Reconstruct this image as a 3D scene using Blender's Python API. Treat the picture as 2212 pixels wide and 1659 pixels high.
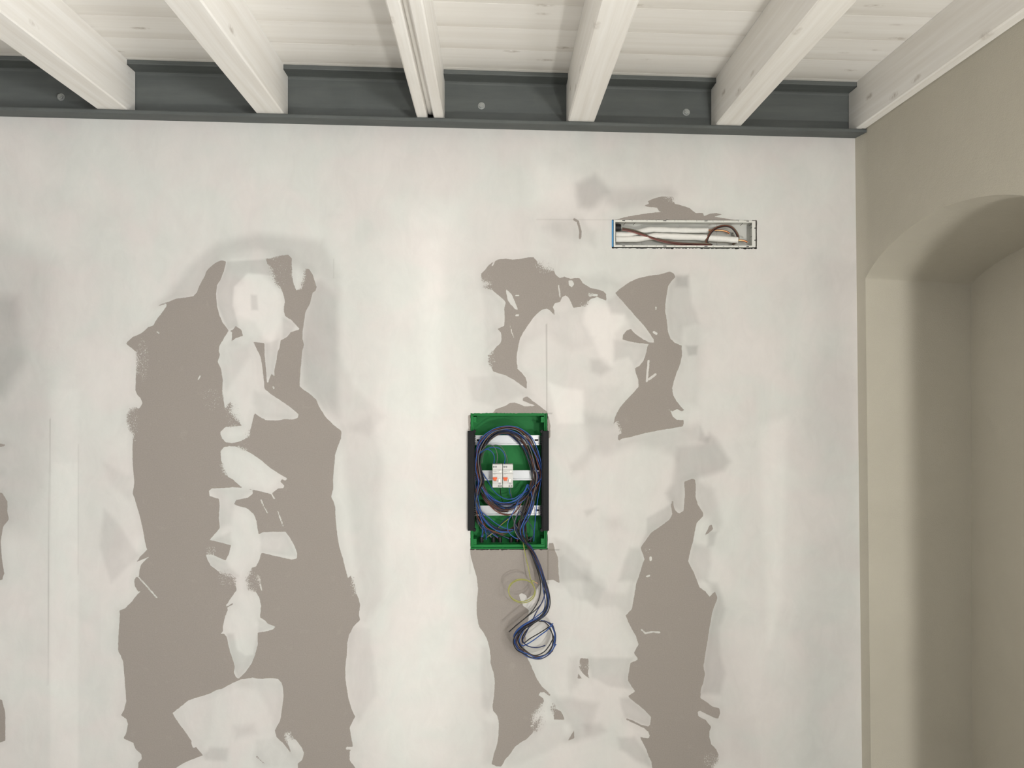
import bpy, bmesh, math, random
import numpy as np
from mathutils import Vector, Matrix, Euler

random.seed(7)
rng = np.random.default_rng(11)
for o in list(bpy.data.objects):
    bpy.data.objects.remove(o)
SC = bpy.context.scene
C = SC.collection

# ------------------------------------------------------------------ camera
FPX, CX, CY = 1850.0, 1106.0, 829.5          # focal length and centre in pixels of 2212x1659
EYE = 1.55
DIST = 3.0
CAM = Vector((0.0, -DIST, EYE))
YAW = math.atan(41.0 / FPX)
PITCH = math.atan(8.5 / FPX)
EUL = Euler((math.radians(90) + PITCH, 0, -YAW), 'XYZ')
cd = bpy.data.cameras.new('camera')
cd.sensor_fit = 'HORIZONTAL'
cd.sensor_width = 36.0
cd.lens = FPX / 2212.0 * 36.0
cd.clip_start = 0.02
cam = bpy.data.objects.new('camera', cd)
C.objects.link(cam)
cam.location = CAM
cam.rotation_euler = EUL
SC.camera = cam
RM = EUL.to_matrix()

# ------------------------------------------------------------------ view, world
vs = SC.view_settings
vs.view_transform = 'Standard'
vs.look = 'None'
vs.gamma = 1.0
vs.exposure = 0.0
vs.use_curve_mapping = False
SC.display_settings.display_device = 'sRGB'
world = bpy.data.worlds.new('world')
SC.world = world
world.use_nodes = True
world.node_tree.nodes['Background'].inputs[0].default_value = (0.75, 0.85, 1.0, 1)
world.node_tree.nodes['Background'].inputs[1].default_value = 0.6


# ------------------------------------------------------------------ lamps of the room, plus an added rear fill
def area(name, loc, target, sx, sy, power, col, disk=False):
    l = bpy.data.lights.new(name, 'AREA')
    l.shape = 'DISK' if disk else 'RECTANGLE'
    l.size = sx
    if not disk:
        l.size_y = sy
    l.energy = power
    l.color = col
    o = bpy.data.objects.new(name, l)
    C.objects.link(o)
    o.location = loc
    o.rotation_euler = (Vector(target) - Vector(loc)).to_track_quat('-Z', 'Y').to_euler()
    return o


area('site_lamp', (0.90, -4.0, 1.72), (-0.6, -0.5, 2.9), 0.20, 0.20, 30, (1.0, 0.985, 0.96), True)
area('floor_lamp_light', (1.0, -3.35, 0.25), (-0.5, -1.4, 2.6), 0.22, 0.22, 38, (1.0, 0.99, 0.94), True)
area('rear_fill_light', (-1.45, -6.28, 1.75), (-0.7, 0, 1.5), 1.6, 1.3, 20, (0.90, 0.93, 1.0))  # soft fill added behind the camera, before the unseen rear wall
area('side_window_daylight', (1.655, -3.10, 1.17), (0.0, -3.10, 1.17), 2.10, 1.0, 215, (0.95, 0.965, 1.0))


# ------------------------------------------------------------------ helpers
def W(u, v, y=0.0):
    """photo pixel -> the point of the vertical plane at depth y that it shows"""
    d = RM @ Vector((u - CX, -(v - CY), -FPX))
    t = (y - CAM.y) / d.y
    return CAM + d * t


def tag(o, label=None, cat=None, group=None, kind=None):
    if label: o['label'] = label
    if cat: o['category'] = cat
    if group: o['group'] = group
    if kind: o['kind'] = kind
    return o


def empty(name, loc, label, cat, group=None):
    o = bpy.data.objects.new(name, None)
    C.objects.link(o)
    o.location = loc
    o.empty_display_size = 0.05
    return tag(o, label, cat, group)


class MB:
    def __init__(s):
        s.v = []
        s.f = []
        s.m = []
        s.smooth = []

    def add(s, vs_, fs, smooth=False, mi=0):
        n = len(s.v)
        s.v += [tuple(p) for p in vs_]
        for f in fs:
            s.f.append(tuple(i + n for i in f))
            s.m.append(mi)
            s.smooth.append(smooth)

    def box(s, x0, x1, y0, y1, z0, z1, b=0.0, mi=0, fn=None):
        bm = bmesh.new()
        bmesh.ops.create_cube(bm, size=1)
        for v in bm.verts:
            v.co = Vector(((x0 + x1) / 2 + v.co.x * (x1 - x0), (y0 + y1) / 2 + v.co.y * (y1 - y0), (z0 + z1) / 2 + v.co.z * (z1 - z0)))
        if b > 0:
            bmesh.ops.bevel(bm, geom=list(bm.edges), offset=b, segments=2, affect='EDGES', profile=0.6)
        vs_ = [v.co.copy() for v in bm.verts]
        if fn: vs_ = [fn(p) for p in vs_]
        bm.verts.index_update()
        s.add(vs_, [[v.index for v in f.verts] for f in bm.faces], mi=mi)
        bm.free()
        return s

    def cyl(s, c, axis, r, h, n=24, r2=None, smooth=True, mi=0, rot=0.0):
        """closed cylinder/cone from c along axis"""
        a = Vector(axis).normalized()
        t = a.orthogonal().normalized()
        if abs(a.y) > 0.9: t = Vector((1, 0, 0))
        b_ = a.cross(t)
        r2 = r if r2 is None else r2
        c = Vector(c)
        vs_ = []
        for k in range(n):
            an = 2 * math.pi * k / n + rot
            vs_.append(c + (t * math.cos(an) + b_ * math.sin(an)) * r)
        for k in range(n):
            an = 2 * math.pi * k / n + rot
            vs_.append(c + a * h + (t * math.cos(an) + b_ * math.sin(an)) * r2)
        sf = [[k, (k + 1) % n, n + (k + 1) % n, n + k] for k in range(n)]
        s.add(vs_, sf, smooth, mi)
        s.add(vs_[:n], [list(range(n))[::-1]], False, mi)
        s.add(vs_[n:], [list(range(n))], False, mi)
        return s

    def tube(s, pts, r, n=8, cap=True, mi=0, rf=None):
        pts = [Vector(p) for p in pts]
        m = len(pts)
        tan = [(pts[min(i + 1, m - 1)] - pts[max(i - 1, 0)]).normalized() for i in range(m)]
        nrm = tan[0].orthogonal().normalized()
        vs_ = []
        for i in range(m):
            nrm = (nrm - tan[i] * nrm.dot(tan[i]))
            if nrm.length < 1e-6: nrm = tan[i].orthogonal()
            nrm.normalize()
            bi = tan[i].cross(nrm)
            rr = r if rf is None else rf(i / (m - 1)) * r
            for k in range(n):
                an = 2 * math.pi * k / n
                vs_.append(pts[i] + (nrm * math.cos(an) + bi * math.sin(an)) * rr)
        fs = []
        for i in range(m - 1):
            for k in range(n):
                k2 = (k + 1) % n
                fs.append([i * n + k, i * n + k2, (i + 1) * n + k2, (i + 1) * n + k])
        s.add(vs_, fs, True, mi)
        if cap:
            s.add(vs_[:n], [list(range(n))[::-1]], False, mi)
            s.add(vs_[-n:], [list(range(n))], False, mi)
        return s

    def build(s, name, mat, parent=None, origin=None):
        me = bpy.data.meshes.new(name)
        vs_ = s.v
        o3 = Vector(origin) if origin is not None else Vector((0, 0, 0))
        pw = parent.matrix_world.translation if False else (parent['_o'] if parent is not None and '_o' in parent else None)
        off = Vector(pw) if pw is not None else o3
        me.from_pydata([tuple(Vector(p) - off) for p in vs_], [], s.f)
        mats = mat if isinstance(mat, (list, tuple)) else [mat]
        for m_ in mats: me.materials.append(m_)
        me.polygons.foreach_set('material_index', s.m)
        me.polygons.foreach_set('use_smooth', s.smooth)
        me.update()
        o = bpy.data.objects.new(name, me)
        C.objects.link(o)
        if parent is not None:
            o.parent = parent
            if pw is None and False: pass
        else:
            o.location = off
        return o


def root(name, loc, label, cat, group=None):
    o = empty(name, loc, label, cat, group)
    o['_o'] = tuple(loc)
    ROOTS.append(o)
    return o


ROOTS = []


def child(mb, name, mat, parent, label=None):
    """mesh in world coordinates -> child of a root placed by translation only"""
    top = parent
    while top.parent is not None: top = top.parent
    base = Vector(top.location)
    me = bpy.data.meshes.new(name)
    me.from_pydata([tuple(Vector(p) - base) for p in mb.v], [], mb.f)
    mats = mat if isinstance(mat, (list, tuple)) else [mat]
    for m_ in mats: me.materials.append(m_)
    me.polygons.foreach_set('material_index', mb.m)
    me.polygons.foreach_set('use_smooth', mb.smooth)
    me.update()
    o = bpy.data.objects.new(name, me)
    C.objects.link(o)
    o.parent = parent
    if label: o['label'] = label
    return o


def smooth_path(ctrl, seg=8):
    """Catmull-Rom through control points"""
    p = [Vector(c) for c in ctrl]
    p = [p[0] * 2 - p[1]] + p + [p[-1] * 2 - p[-2]]
    out = []
    for i in range(1, len(p) - 2):
        for k in range(seg):
            t = k / seg
            a, b, c, d = p[i - 1], p[i], p[i + 1], p[i + 2]
            out.append(0.5 * ((2 * b) + (c - a) * t + (2 * a - 5 * b + 4 * c - d) * t * t + (3 * b - a - 3 * c + d) * t ** 3))
    out.append(p[-2])
    return out


# ------------------------------------------------------------------ materials
def lin(r, g, b):
    f = lambda c: ((c / 255 + 0.055) / 1.055) ** 2.4 if c > 10 else c / 255 / 12.92
    return (f(r), f(g), f(b), 1)


class NT:
    def __init__(s, name):
        s.mat = bpy.data.materials.new(name)
        s.mat.use_nodes = True
        s.t = s.mat.node_tree
        s.b = s.t.nodes['Principled BSDF']

    def n(s, typ, **kw):
        nd = s.t.nodes.new(typ)
        for k, v in kw.items(): setattr(nd, k, v)
        return nd

    def l(s, a, b):
        s.t.links.new(a, b)

    def math(s, op, a, b=None, c=None, clamp=False):
        nd = s.n('ShaderNodeMath', operation=op, use_clamp=clamp)
        for i, x in enumerate((a, b, c)):
            if x is None: continue
            if isinstance(x, (int, float)): nd.inputs[i].default_value = x
            else: s.l(x, nd.inputs[i])
        return nd.outputs[0]

    def mix(s, f, a, b, blend='MIX'):
        nd = s.n('ShaderNodeMix', data_type='RGBA', blend_type=blend)
        for i, x in ((0, f), (6, a), (7, b)):
            if isinstance(x, (int, float)): nd.inputs[i].default_value = x
            elif isinstance(x, tuple): nd.inputs[i].default_value = x
            else: s.l(x, nd.inputs[i])
        return nd.outputs[2]

    def noise(s, scale, detail=2, rough=0.5, vec=None, dist=0.0):
        nd = s.n('ShaderNodeTexNoise')
        nd.inputs['Scale'].default_value = scale
        nd.inputs['Detail'].default_value = detail
        nd.inputs['Roughness'].default_value = rough
        nd.inputs['Distortion'].default_value = dist
        if vec is not None: s.l(vec, nd.inputs['Vector'])
        return nd.outputs['Fac']

    def coord(s, scale=(1, 1, 1), loc=(0, 0, 0)):
        tc = s.n('ShaderNodeTexCoord')
        mp = s.n('ShaderNodeMapping')
        mp.inputs['Scale'].default_value = scale
        mp.inputs['Location'].default_value = loc
        s.l(tc.outputs['Object'], mp.inputs['Vector'])
        return mp.outputs['Vector']

    def bump(s, h, strength, dist):
        nd = s.n('ShaderNodeBump')
        nd.inputs['Strength'].default_value = strength
        nd.inputs['Distance'].default_value = dist
        s.l(h, nd.inputs['Height'])
        s.l(nd.outputs[0], s.b.inputs['Normal'])

    def ramp(s, f, a, b):
        nd = s.n('ShaderNodeMapRange')
        nd.inputs['From Min'].default_value = a
        nd.inputs['From Max'].default_value = b
        s.l(f, nd.inputs['Value'])
        return nd.outputs[0]


def simple(name, col, rough=0.5, metal=0.0, var=0.06, nscale=40, bump=0.0, spec=0.5):
    m = NT(name)
    f = m.noise(nscale, 3, 0.6, m.coord())
    d = tuple(c * (1 - var) for c in col[:3]) + (1,)
    e = tuple(min(1, c * (1 + var)) for c in col[:3]) + (1,)
    m.l(m.mix(f, d, e), m.b.inputs['Base Color'])
    m.b.inputs['Roughness'].default_value = rough
    m.b.inputs['Metallic'].default_value = metal
    m.b.inputs['Specular IOR Level'].default_value = spec
    if bump > 0:
        m.bump(m.noise(nscale * 6, 3, 0.6, m.coord()), bump, 0.002)
    return m.mat


def wood_mat(name, along, boards=None):
    """white-glazed spruce: grain stretched along one axis, faint knots"""
    m = NT(name)
    sc = {'y': (38, 1.1, 38), 'x': (0.8, 26, 26)}[along]
    g = m.noise(1.0, 5, 0.62, m.coord(sc), 0.4)
    g2 = m.noise(1.0, 2, 0.5, m.coord(tuple(c * 0.22 for c in sc)), 0.8)
    light, dark = lin(245, 243, 239), lin(232, 228, 221)
    col = m.mix(m.math('MULTIPLY', m.ramp(g, 0.35, 0.68), 0.6 if boards else 0.9), light, dark)
    col = m.mix(m.math('MULTIPLY', m.ramp(g2, 0.45, 0.8), 0.45), col, lin(234, 230, 223))
    # knots: sparse elongated voronoi cells
    vo = m.n('ShaderNodeTexVoronoi', feature='F1')
    vo.inputs['Scale'].default_value = 1.0
    vo.inputs['Randomness'].default_value = 1.0
    ks = {'y': (13, 4.2, 13), 'x': (4.6, 13, 13)}[along]
    m.l(m.coord(ks, (0.3, 0.2, 0.1)), vo.inputs['Vector'])
    k = m.math('SUBTRACT', 1.0, m.ramp(vo.outputs['Distance'], 0.05, 0.16))
    k = m.math('MULTIPLY', m.math('MULTIPLY', k, m.ramp(m.noise(60, 2, 0.5, m.coord()), 0.35, 0.6)), 0.6, clamp=True)
    col = m.mix(k, col, lin(160, 148, 132))
    if boards:
        tc = m.n('ShaderNodeTexCoord')
        sx = m.n('ShaderNodeSeparateXYZ')
        m.l(tc.outputs['Object'], sx.inputs[0])
        q = m.math('FLOOR', m.math('DIVIDE', m.math('ADD', sx.outputs[1], boards[1]), boards[0]))
        wn = m.n('ShaderNodeTexWhiteNoise', noise_dimensions='1D')
        m.l(q, wn.inputs['W'])
        col = m.mix(m.math('MULTIPLY', wn.outputs['Value'], 0.35), col, lin(214, 209, 199))
        # glaze collected along one side of each board
        fr = m.math('FRACT', m.math('DIVIDE', m.math('ADD', sx.outputs[1], boards[1]), boards[0]))
        e = m.math('MULTIPLY', m.ramp(fr, 0.55, 1.0), m.noise(1.0, 3, 0.6, m.coord((3, 30, 1))))
        col = m.mix(m.math('MULTIPLY', e, 0.55), col, lin(190, 182, 168))
    m.l(col, m.b.inputs['Base Color'])
    m.b.inputs['Roughness'].default_value = 0.55
    m.b.inputs['Specular IOR Level'].default_value = 0.3
    m.bump(g, 0.06, 0.001)
    return m.mat


MAT = {}
MAT['rafter'] = wood_mat('whitewashed_rafter_wood', 'y')
MAT['boards'] = wood_mat('whitewashed_ceiling_boards', 'x', (0.165, 0.09))


def plaster_mat(name, a, b):
    m = NT(name)
    f = m.noise(2.2, 5, 0.6, m.coord(), 0.5)
    m.l(m.mix(m.ramp(f, 0.3, 0.7), a, b), m.b.inputs['Base Color'])
    m.b.inputs['Roughness'].default_value = 0.85
    m.b.inputs['Specular IOR Level'].default_value = 0.2
    h = m.math('ADD', m.math('MULTIPLY', m.noise(9, 3, 0.5, m.coord()), 4.0), m.noise(260, 2, 0.6, m.coord()))
    m.bump(h, 0.25, 0.004)
    return m.mat


MAT['plaster'] = plaster_mat('painted_old_plaster', lin(187, 182, 168), lin(194, 189, 175))
MAT['white_wall'] = plaster_mat('plain_white_plaster', lin(172, 169, 164), lin(180, 177, 172))


def steel():
    m = NT('grey_primed_steel')
    f = m.noise(1.0, 4, 0.6, m.coord((3, 30, 24)))
    f2 = m.noise(5, 4, 0.6, m.coord())
    c = m.mix(m.ramp(f, 0.3, 0.75), lin(87, 91, 90), lin(101, 105, 103))
    c = m.mix(m.math('MULTIPLY', m.ramp(f2, 0.5, 0.8), 0.4), c, lin(72, 77, 75))
    m.l(c, m.b.inputs['Base Color'])
    m.b.inputs['Roughness'].default_value = 0.6
    m.b.inputs['Specular IOR Level'].default_value = 0.3
    m.bump(f, 0.15, 0.001)
    return m.mat


MAT['steel'] = steel()
MAT['bolt'] = simple('dull_zinc_bolt', lin(165, 168, 166), 0.35, 0.5)
MAT['floor'] = simple('dusty_concrete_floor', lin(190, 187, 181), 0.8, nscale=6)
MAT['green'] = simple('green_box_plastic', lin(24, 120, 57), 0.5, nscale=25, var=0.1, spec=0.2)
MAT['black_pl'] = simple('black_bracket_plastic', lin(17, 18, 20), 0.55, nscale=60, spec=0.2)
MAT['black_dk'] = simple('black_socket_plastic', lin(24, 24, 25), 0.55)
MAT['rail'] = simple('galvanised_rail', lin(176, 178, 180), 0.30, 1.0, var=0.03)
MAT['breaker'] = simple('pale_grey_breaker_plastic', lin(206, 206, 203), 0.4, var=0.02)
MAT['orange'] = simple('orange_lever_plastic', lin(228, 96, 36), 0.4, var=0.03)
MAT['white_pl'] = simple('white_plastic', lin(236, 236, 232), 0.4, var=0.02)
MAT['print'] = simple('grey_print', lin(110, 112, 115), 0.6)
MAT['copper'] = simple('copper', lin(214, 150, 108), 0.3, 1.0)
MAT['blue_w'] = simple('blue_wire_sheath', lin(34, 78, 150), 0.38, nscale=30, var=0.12)
MAT['navy_w'] = simple('dark_blue_wire_sheath', lin(26, 42, 86), 0.38, nscale=30, var=0.12)
MAT['black_w'] = simple('black_wire_sheath', lin(22, 21, 22), 0.35)
MAT['brown_w'] = simple('brown_wire_sheath', lin(74, 48, 38), 0.4, nscale=30, var=0.12)
MAT['rust_w'] = simple('red_brown_wire_sheath', lin(112, 56, 40), 0.4, nscale=30, var=0.12)
MAT['grey_w'] = simple('grey_wire_sheath', lin(96, 98, 99), 0.4, nscale=30)
MAT['gy_w'] = simple('yellow_green_wire_sheath', lin(156, 156, 84), 0.4, nscale=120, var=0.25)
MAT['pink_w'] = simple('pale_red_cable_sheath', lin(150, 92, 84), 0.4, nscale=30)
MAT['olive_w'] = simple('olive_grey_cable_sheath', lin(112, 108, 88), 0.4, nscale=30)
MAT['shell'] = simple('off_white_box_plastic', lin(214, 214, 208), 0.45, var=0.03)
MAT['blue_film'] = simple('blue_protective_film', lin(48, 132, 186), 0.4)
MAT['foam'] = simple('white_pipe_insulation', lin(238, 237, 232), 0.75, nscale=90, var=0.05, bump=0.5)
MAT['gypsum'] = simple('cut_gypsum_edge', lin(196, 192, 184), 0.9, nscale=120, var=0.15, bump=0.6)
MAT['mark'] = simple('black_slot', lin(20, 20, 20), 0.8)

# ------------------------------------------------------------------ the traced outlines of the filler on the plasterboard
TL = {'P': (0, 0, 1.0), '1': (240, 520, 3.998), '2': (240, 880, 3.998), '3': (240, 1244, 3.998), 'A': (1010, 540, 4.424), 'B': (1180, 880, 4.424),
      'C': (1000, 1170, 6.9125), 'D': (1000, 1370, 5.74), 'E': (1260, 1200, 5.53), 'F': (1260, 1400, 6.4058), 'G': (1150, 320, 4.424),
      'L': (0, 900, 2.187)}


def pg(*parts):
    out = []
    for k, s in parts:
        ox, oy, sc = TL[k]
        n = [float(q) for q in s.replace(',', ' ').split()]
        out += [(ox + n[i] / sc, oy + n[i + 1] / sc) for i in range(0, len(n), 2)]
    return np.array(out)


ADD = [  # bare grey board
    pg(('1', '960 170 995 180 1335 155 1400 150 1450 130 1530 120 1560 150 1562 300 1575 370 1600 430 1640 410 1665 330 1680 240 1710 245 1740 290 1760 350 1775 400 1765 435 1740 450 1720 540 1680 610 1665 700 1655 780 1652 850 1665 900 1650 960 1640 1080 1630 1190 1628 1255 1660 1285 1720 1325 1770 1370 1800 1440 1850 1520 1920 1590 1985 1640'),
       ('2', '1990 210 1985 270 1960 330 1935 410 1928 500 1915 640 1920 700 1900 770 1920 810 1935 860 1940 980 1955 1110 1970 1200 2000 1300 2025 1400 2045 1475 2070 1450 2085 1500 2110 1590 2140 1659'),
       ('3', '2150 250 2140 340 2150 380 2095 435 2055 510 2040 580 2035 680 2022 800 2025 900 2040 1000 2060 1100 2085 1170 2108 1215 2085 1260 2060 1310 2075 1400 2090 1480 2060 1520 2060 1590 2110 1659 2150 1900 200 1900 235 1659 235 1610 265 1580 260 1540 210 1495 190 1440 120 1412 105 1400 130 1360 145 1280 130 1235 85 1205 110 1160 130 1085 125 1000 115 880 105 750 85 690 60 650 62 520 70 420 75 330 70 300 120 280 180 220 225 160 260 130 235 135 205 90 198 40 215 10'),
       ('2', '240 1460 245 1400 260 1355 290 1325 330 1290 220 1335 250 1290 310 1230 290 1150 275 1060 250 950 225 860 200 780 185 745 200 650 190 540 185 450 185 330 190 240 165 190 140 120 135 70 165 20'),
       ('1', '215 1440 245 1450 270 1400 255 1360 225 1330 210 1290 215 1130 225 1050 215 960 180 930 130 890 145 865 190 830 240 810 285 780 320 745 360 735 400 670 440 620 480 560 475 545 390 570 430 548 500 525 560 500 640 490 710 480 740 445 765 380 800 320 830 250 870 215 920 180')),
    pg(('A', '130 225 165 190 200 145 250 110 300 88 370 82 430 92 500 85 580 70 630 70 660 100 680 140 720 165 770 190 825 195 840 235 880 270 925 255 985 275 1030 268 1070 270 1100 315 1170 360 1240 375 1300 395 1325 420 1328 485 1290 470 1240 450 1180 465 1150 500 1120 535 1060 545 1010 555 990 500 965 455 935 435 905 450 885 495 835 510 815 545 830 580 830 625 790 580 760 560 715 570 660 610 620 660 570 730 530 790 500 850 485 920 470 1000 470 1080 480 1120 470 1130 510 1165 555 1220 568 1260 565 1330 510 1290 440 1240 370 1200 300 1180 245 1160 220 1110 195 1070 205 1010 240 970 270 930 310 895 325 860 320 790 285 755 350 725 355 640 350 560 365 500 340 470 290 430 240 385 200 370 150 355 180 340 210 320 180 305 150 300 130 275')),
    pg(('A', '1410 410 1470 360 1540 310 1630 270 1740 245 1830 235 1900 215 1930 205 1970 225 1988 258 1950 295 1915 350 1905 420 1890 520 1890 590 1905 670 1915 780 1940 850 1985 890 2045 912 2050 1000 2035 1080 2000 1170 1975 1240 1955 1320 1965 1390 1995 1440 2040 1500 2075 1535 2040 1540 2000 1520 1960 1540 1910 1520'),
       ('B', '1190 40 1210 90 1250 120 1310 120 1315 150 1305 182 1200 200 1080 220 950 245 820 280 720 300 700 318 685 305 685 265 720 245 700 200 670 130 640 165 655 100 670 60'),
       ('A', '1457 1504 1520 1430 1580 1370 1635 1305 1630 1240 1610 1180 1598 1130 1640 1110 1680 1060 1705 990 1715 930 1730 900 1600 885 1480 858 1485 810 1520 770 1560 755 1600 800 1680 855 1740 885 1785 885 1775 850 1700 740 1620 650 1540 560 1470 480')),
    pg(('A', '225 1580 270 1520 350 1495 400 1465 450 1458 500 1475 545 1495 650 1490 600 1470 525 1440 530 1415 570 1400 620 1440 700 1500 760 1545 760 1580')),
    pg(('B', '0 60 25 90 40 180 38 290 15 300 0 280')),
    pg(('P', '1011 897 1017 895 1017 930 1012 930')),
    pg(('C', '105 100 120 230 160 380 210 550 225 720 205 900 205 1080 240 1270 310 1360 360 1460 405 1620'),
       ('D', '325 150 345 300 340 350 380 480 395 590 385 760 365 900 375 950 420 1000 445 1100 440 1250 420 1380 385 1480 355 1610 420 1640 480 1640 520 1560 590 1480 640 1400 720 1340 780 1310 850 1240 920 1170 960 1040 940 1050 880 1100 855 1150 870 1060 870 1000 920 950 970 890 1005 830 990 790 940 755 960 720 1010 720 1060 760 1095 770 1060 720 980 650 920 560 870 450 830 350 800 300 770 200 740 100'),
       ('C', '940 1500 930 1350 980 1150 985 1020 900 960 870 900 835 790 880 775 940 800 960 850 1060 790 1100 700 1180 610 1270 575 1340 570 1450 625 1430 500 1420 240 1375 130 1350 20 1280 20 1270 100')),
    pg(('B', '1315 710 1400 680 1420 690 1430 740 1425 850 1450 930 1500 1010 1500 1040 1440 1100 1420 1180 1405 1270 1385 1340 1355 1470'),
       ('E', '1310 180 1370 330 1390 380 1460 430 1510 495 1540 455 1575 435 1605 510 1580 570 1545 660 1510 850 1490 980 1465 1130 1435 1320 1455 1420'),
       ('F', '1660 480 1625 580 1620 690 1700 740 1790 810 1880 830 1895 900 1870 980 1800 960 1700 910 1620 870 1580 880 1590 930 1620 960 1690 990 1720 1030 1770 1090 1745 1160 1745 1230 1770 1330 1840 1400 1875 1480 1860 1560 1790 1640 1780 1900 980 1900 955 1659 940 1570 905 1500 870 1400 835 1330 780 1230 900 1250 920 1220 900 1160 840 1110 740 1060 590 990 600 970 700 1010 800 1060 900 1085 925 1060 935 950 870 880 790 810 700 740 640 690 620 660 720 600 680 550 620 450 620 400 650 205 750 165 750 140 700 70'),
       ('E', '605 1160 660 1060 630 970 580 880 540 800 505 715 580 640 605 500 630 340 680 200 710 90'),
       ('B', '940 1450 900 1340 950 1270 1000 1200 1100 1130 1180 1070 1205 1020 1190 930 1205 900 1230 980 1270 1015 1310 990 1320 900 1325 800')),
    pg(('B', '1510 1230 1560 1130 1580 1120 1595 1165 1560 1195')),
    pg(('D', '1450 300 1555 300 1560 400 1550 490 1575 560 1500 500 1445 430')),
    pg(('D', '1425 480 1480 550 1420 550')),
    pg(('D', '1090 900 1140 920 1215 955 1265 1060 1130 1060 1120 980')),
    pg(('D', '1110 840 1150 890 1130 900')),
    pg(('D', '1375 1195 1385 1290 1300 1320')),
    pg(('G', '780 690 900 655 1100 622 1250 608 1210 600 1190 570 1100 560 1060 550 1120 530 1100 510 1160 480 1240 462 1330 470 1360 530 1430 550 1500 570 1560 620 1630 620 1640 650 1700 625 1750 620 1815 632 1740 655 1900 680 2000 700 900 720')),
    pg(('L', '-40 355 10 360 35 400 35 450 42 485 15 520 3 590 10 680 20 740 10 772 -40 772')),
    pg(('L', '-40 1320 10 1340 25 1400 25 1530 0 1540 -40 1540')),
    pg(('L', '-20 125 25 132 22 140 -20 145')),
    pg(('L', '-20 255 8 262 -20 272')),
]
SUB = [  # filler over the board
    pg(('1', '1000 100 1330 100 1335 155 1350 200 1385 250 1405 310 1425 370 1470 420 1490 470 1500 530 1490 590 1500 650 1550 680 1590 720 1630 765 1600 775 1550 790 1520 830 1490 850 1465 855 1455 920 1435 970 1425 1050 1410 1110 1410 1170 1385 1150 1365 1190 1360 1225 1345 1220 1340 1150 1325 980 1325 885 1270 878 1230 875 1195 850 1140 822 1125 770 1075 735 1050 770 1015 775 960 700 935 640 915 570 907 460 915 380 945 340 975 260 995 180')),
    pg(('1', '1015 775 1045 790 1040 870 1080 840 1140 822 1195 850 1230 880 1260 940 1290 1000 1305 1090 1318 1200 1325 1280 1380 1325 1470 1385 1550 1440 1620 1500 1610 1530 1570 1545 1500 1540 1440 1552 1340 1550 1290 1525 1240 1490 1225 1540'),
       ('2', '1205 190 1190 250 1150 275 1090 300 1040 308 990 300 960 270 945 235 945 210 985 170 1070 165 1130 157'),
       ('1', '1100 1560 1060 1510 1025 1480 1045 1430 1030 1395 1000 1420 985 1450 975 1400 960 1300 965 1200 950 1110 920 1045 940 985 930 955 935 910 975 840')),
    pg(('2', '945 380 970 345 1020 335 1090 340 1150 365 1230 410 1300 460 1370 520 1420 555 1480 590 1525 615 1505 632 1475 620 1460 640 1495 675 1490 697 1440 700 1410 725 1385 750 1330 735 1250 715 1140 695 1090 660 1050 620 1010 600 970 540 950 450')),
    pg(('2', '845 720 870 700 950 698 1050 690 1140 695 1220 715 1225 745 1180 780 1080 800 1060 835 1110 855 1170 870 1230 920 1255 980 1265 1050 1275 1100 1300 1080 1400 1075 1505 1075 1540 1120 1580 1190 1605 1260 1605 1305 1560 1315 1450 1290 1295 1255 1280 1320 1250 1375 1215 1385 1190 1450 1170 1495 1190 1520 1180 1570 1225 1580'),
       ('3', '1250 140 1280 190 1295 260 1285 360 1330 385 1350 410 1420 440 1390 465 1330 480 1265 490 1265 600 1240 690 1210 760 1160 830 1100 888 1075 870 1060 830 1068 780 1040 690 1015 610 1000 530 975 500 945 500 965 480 965 440 985 350 1010 290 990 260 1030 200 1085 120 1070 50'),
       ('2', '1070 1470 1000 1445 930 1420 860 1365 835 1320 818 1270 870 1272 960 1310 990 1320 1020 1260 1035 1190 960 1170 850 1145 900 1090 940 1040 930 950 938 850 930 790 850 765')),
    pg(('3', '530 1185 600 1130 670 1075 760 1045 850 1020 900 990 960 975 1040 930 1120 895 1220 880 1290 890 1380 882 1440 890 1470 920 1485 970 1488 1050 1475 1150 1460 1250 1415 1330 1425 1390 1480 1440 1520 1490 1560 1550 1540 1480 1510 1420 1500 1350 1545 1355 1550 1390 1600 1420 1650 1490 1665 1530 1650 1590 1610 1620 1620 1700 1620 1900 560 1900 560 1659 640 1610 740 1570 795 1550 750 1500 710 1450 650 1360 590 1280 550 1220')),
    pg(('A', '362 365 395 400 425 430 450 490 487 582 450 560 430 535 410 520 385 480')),
    pg(('A', '396 690 430 790 455 865 420 800')),
    pg(('A', '962 290 1000 292 1020 325 995 358 970 340')),
    pg(('C', '835 790 880 770 940 800 925 830 870 830')),
]
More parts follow.
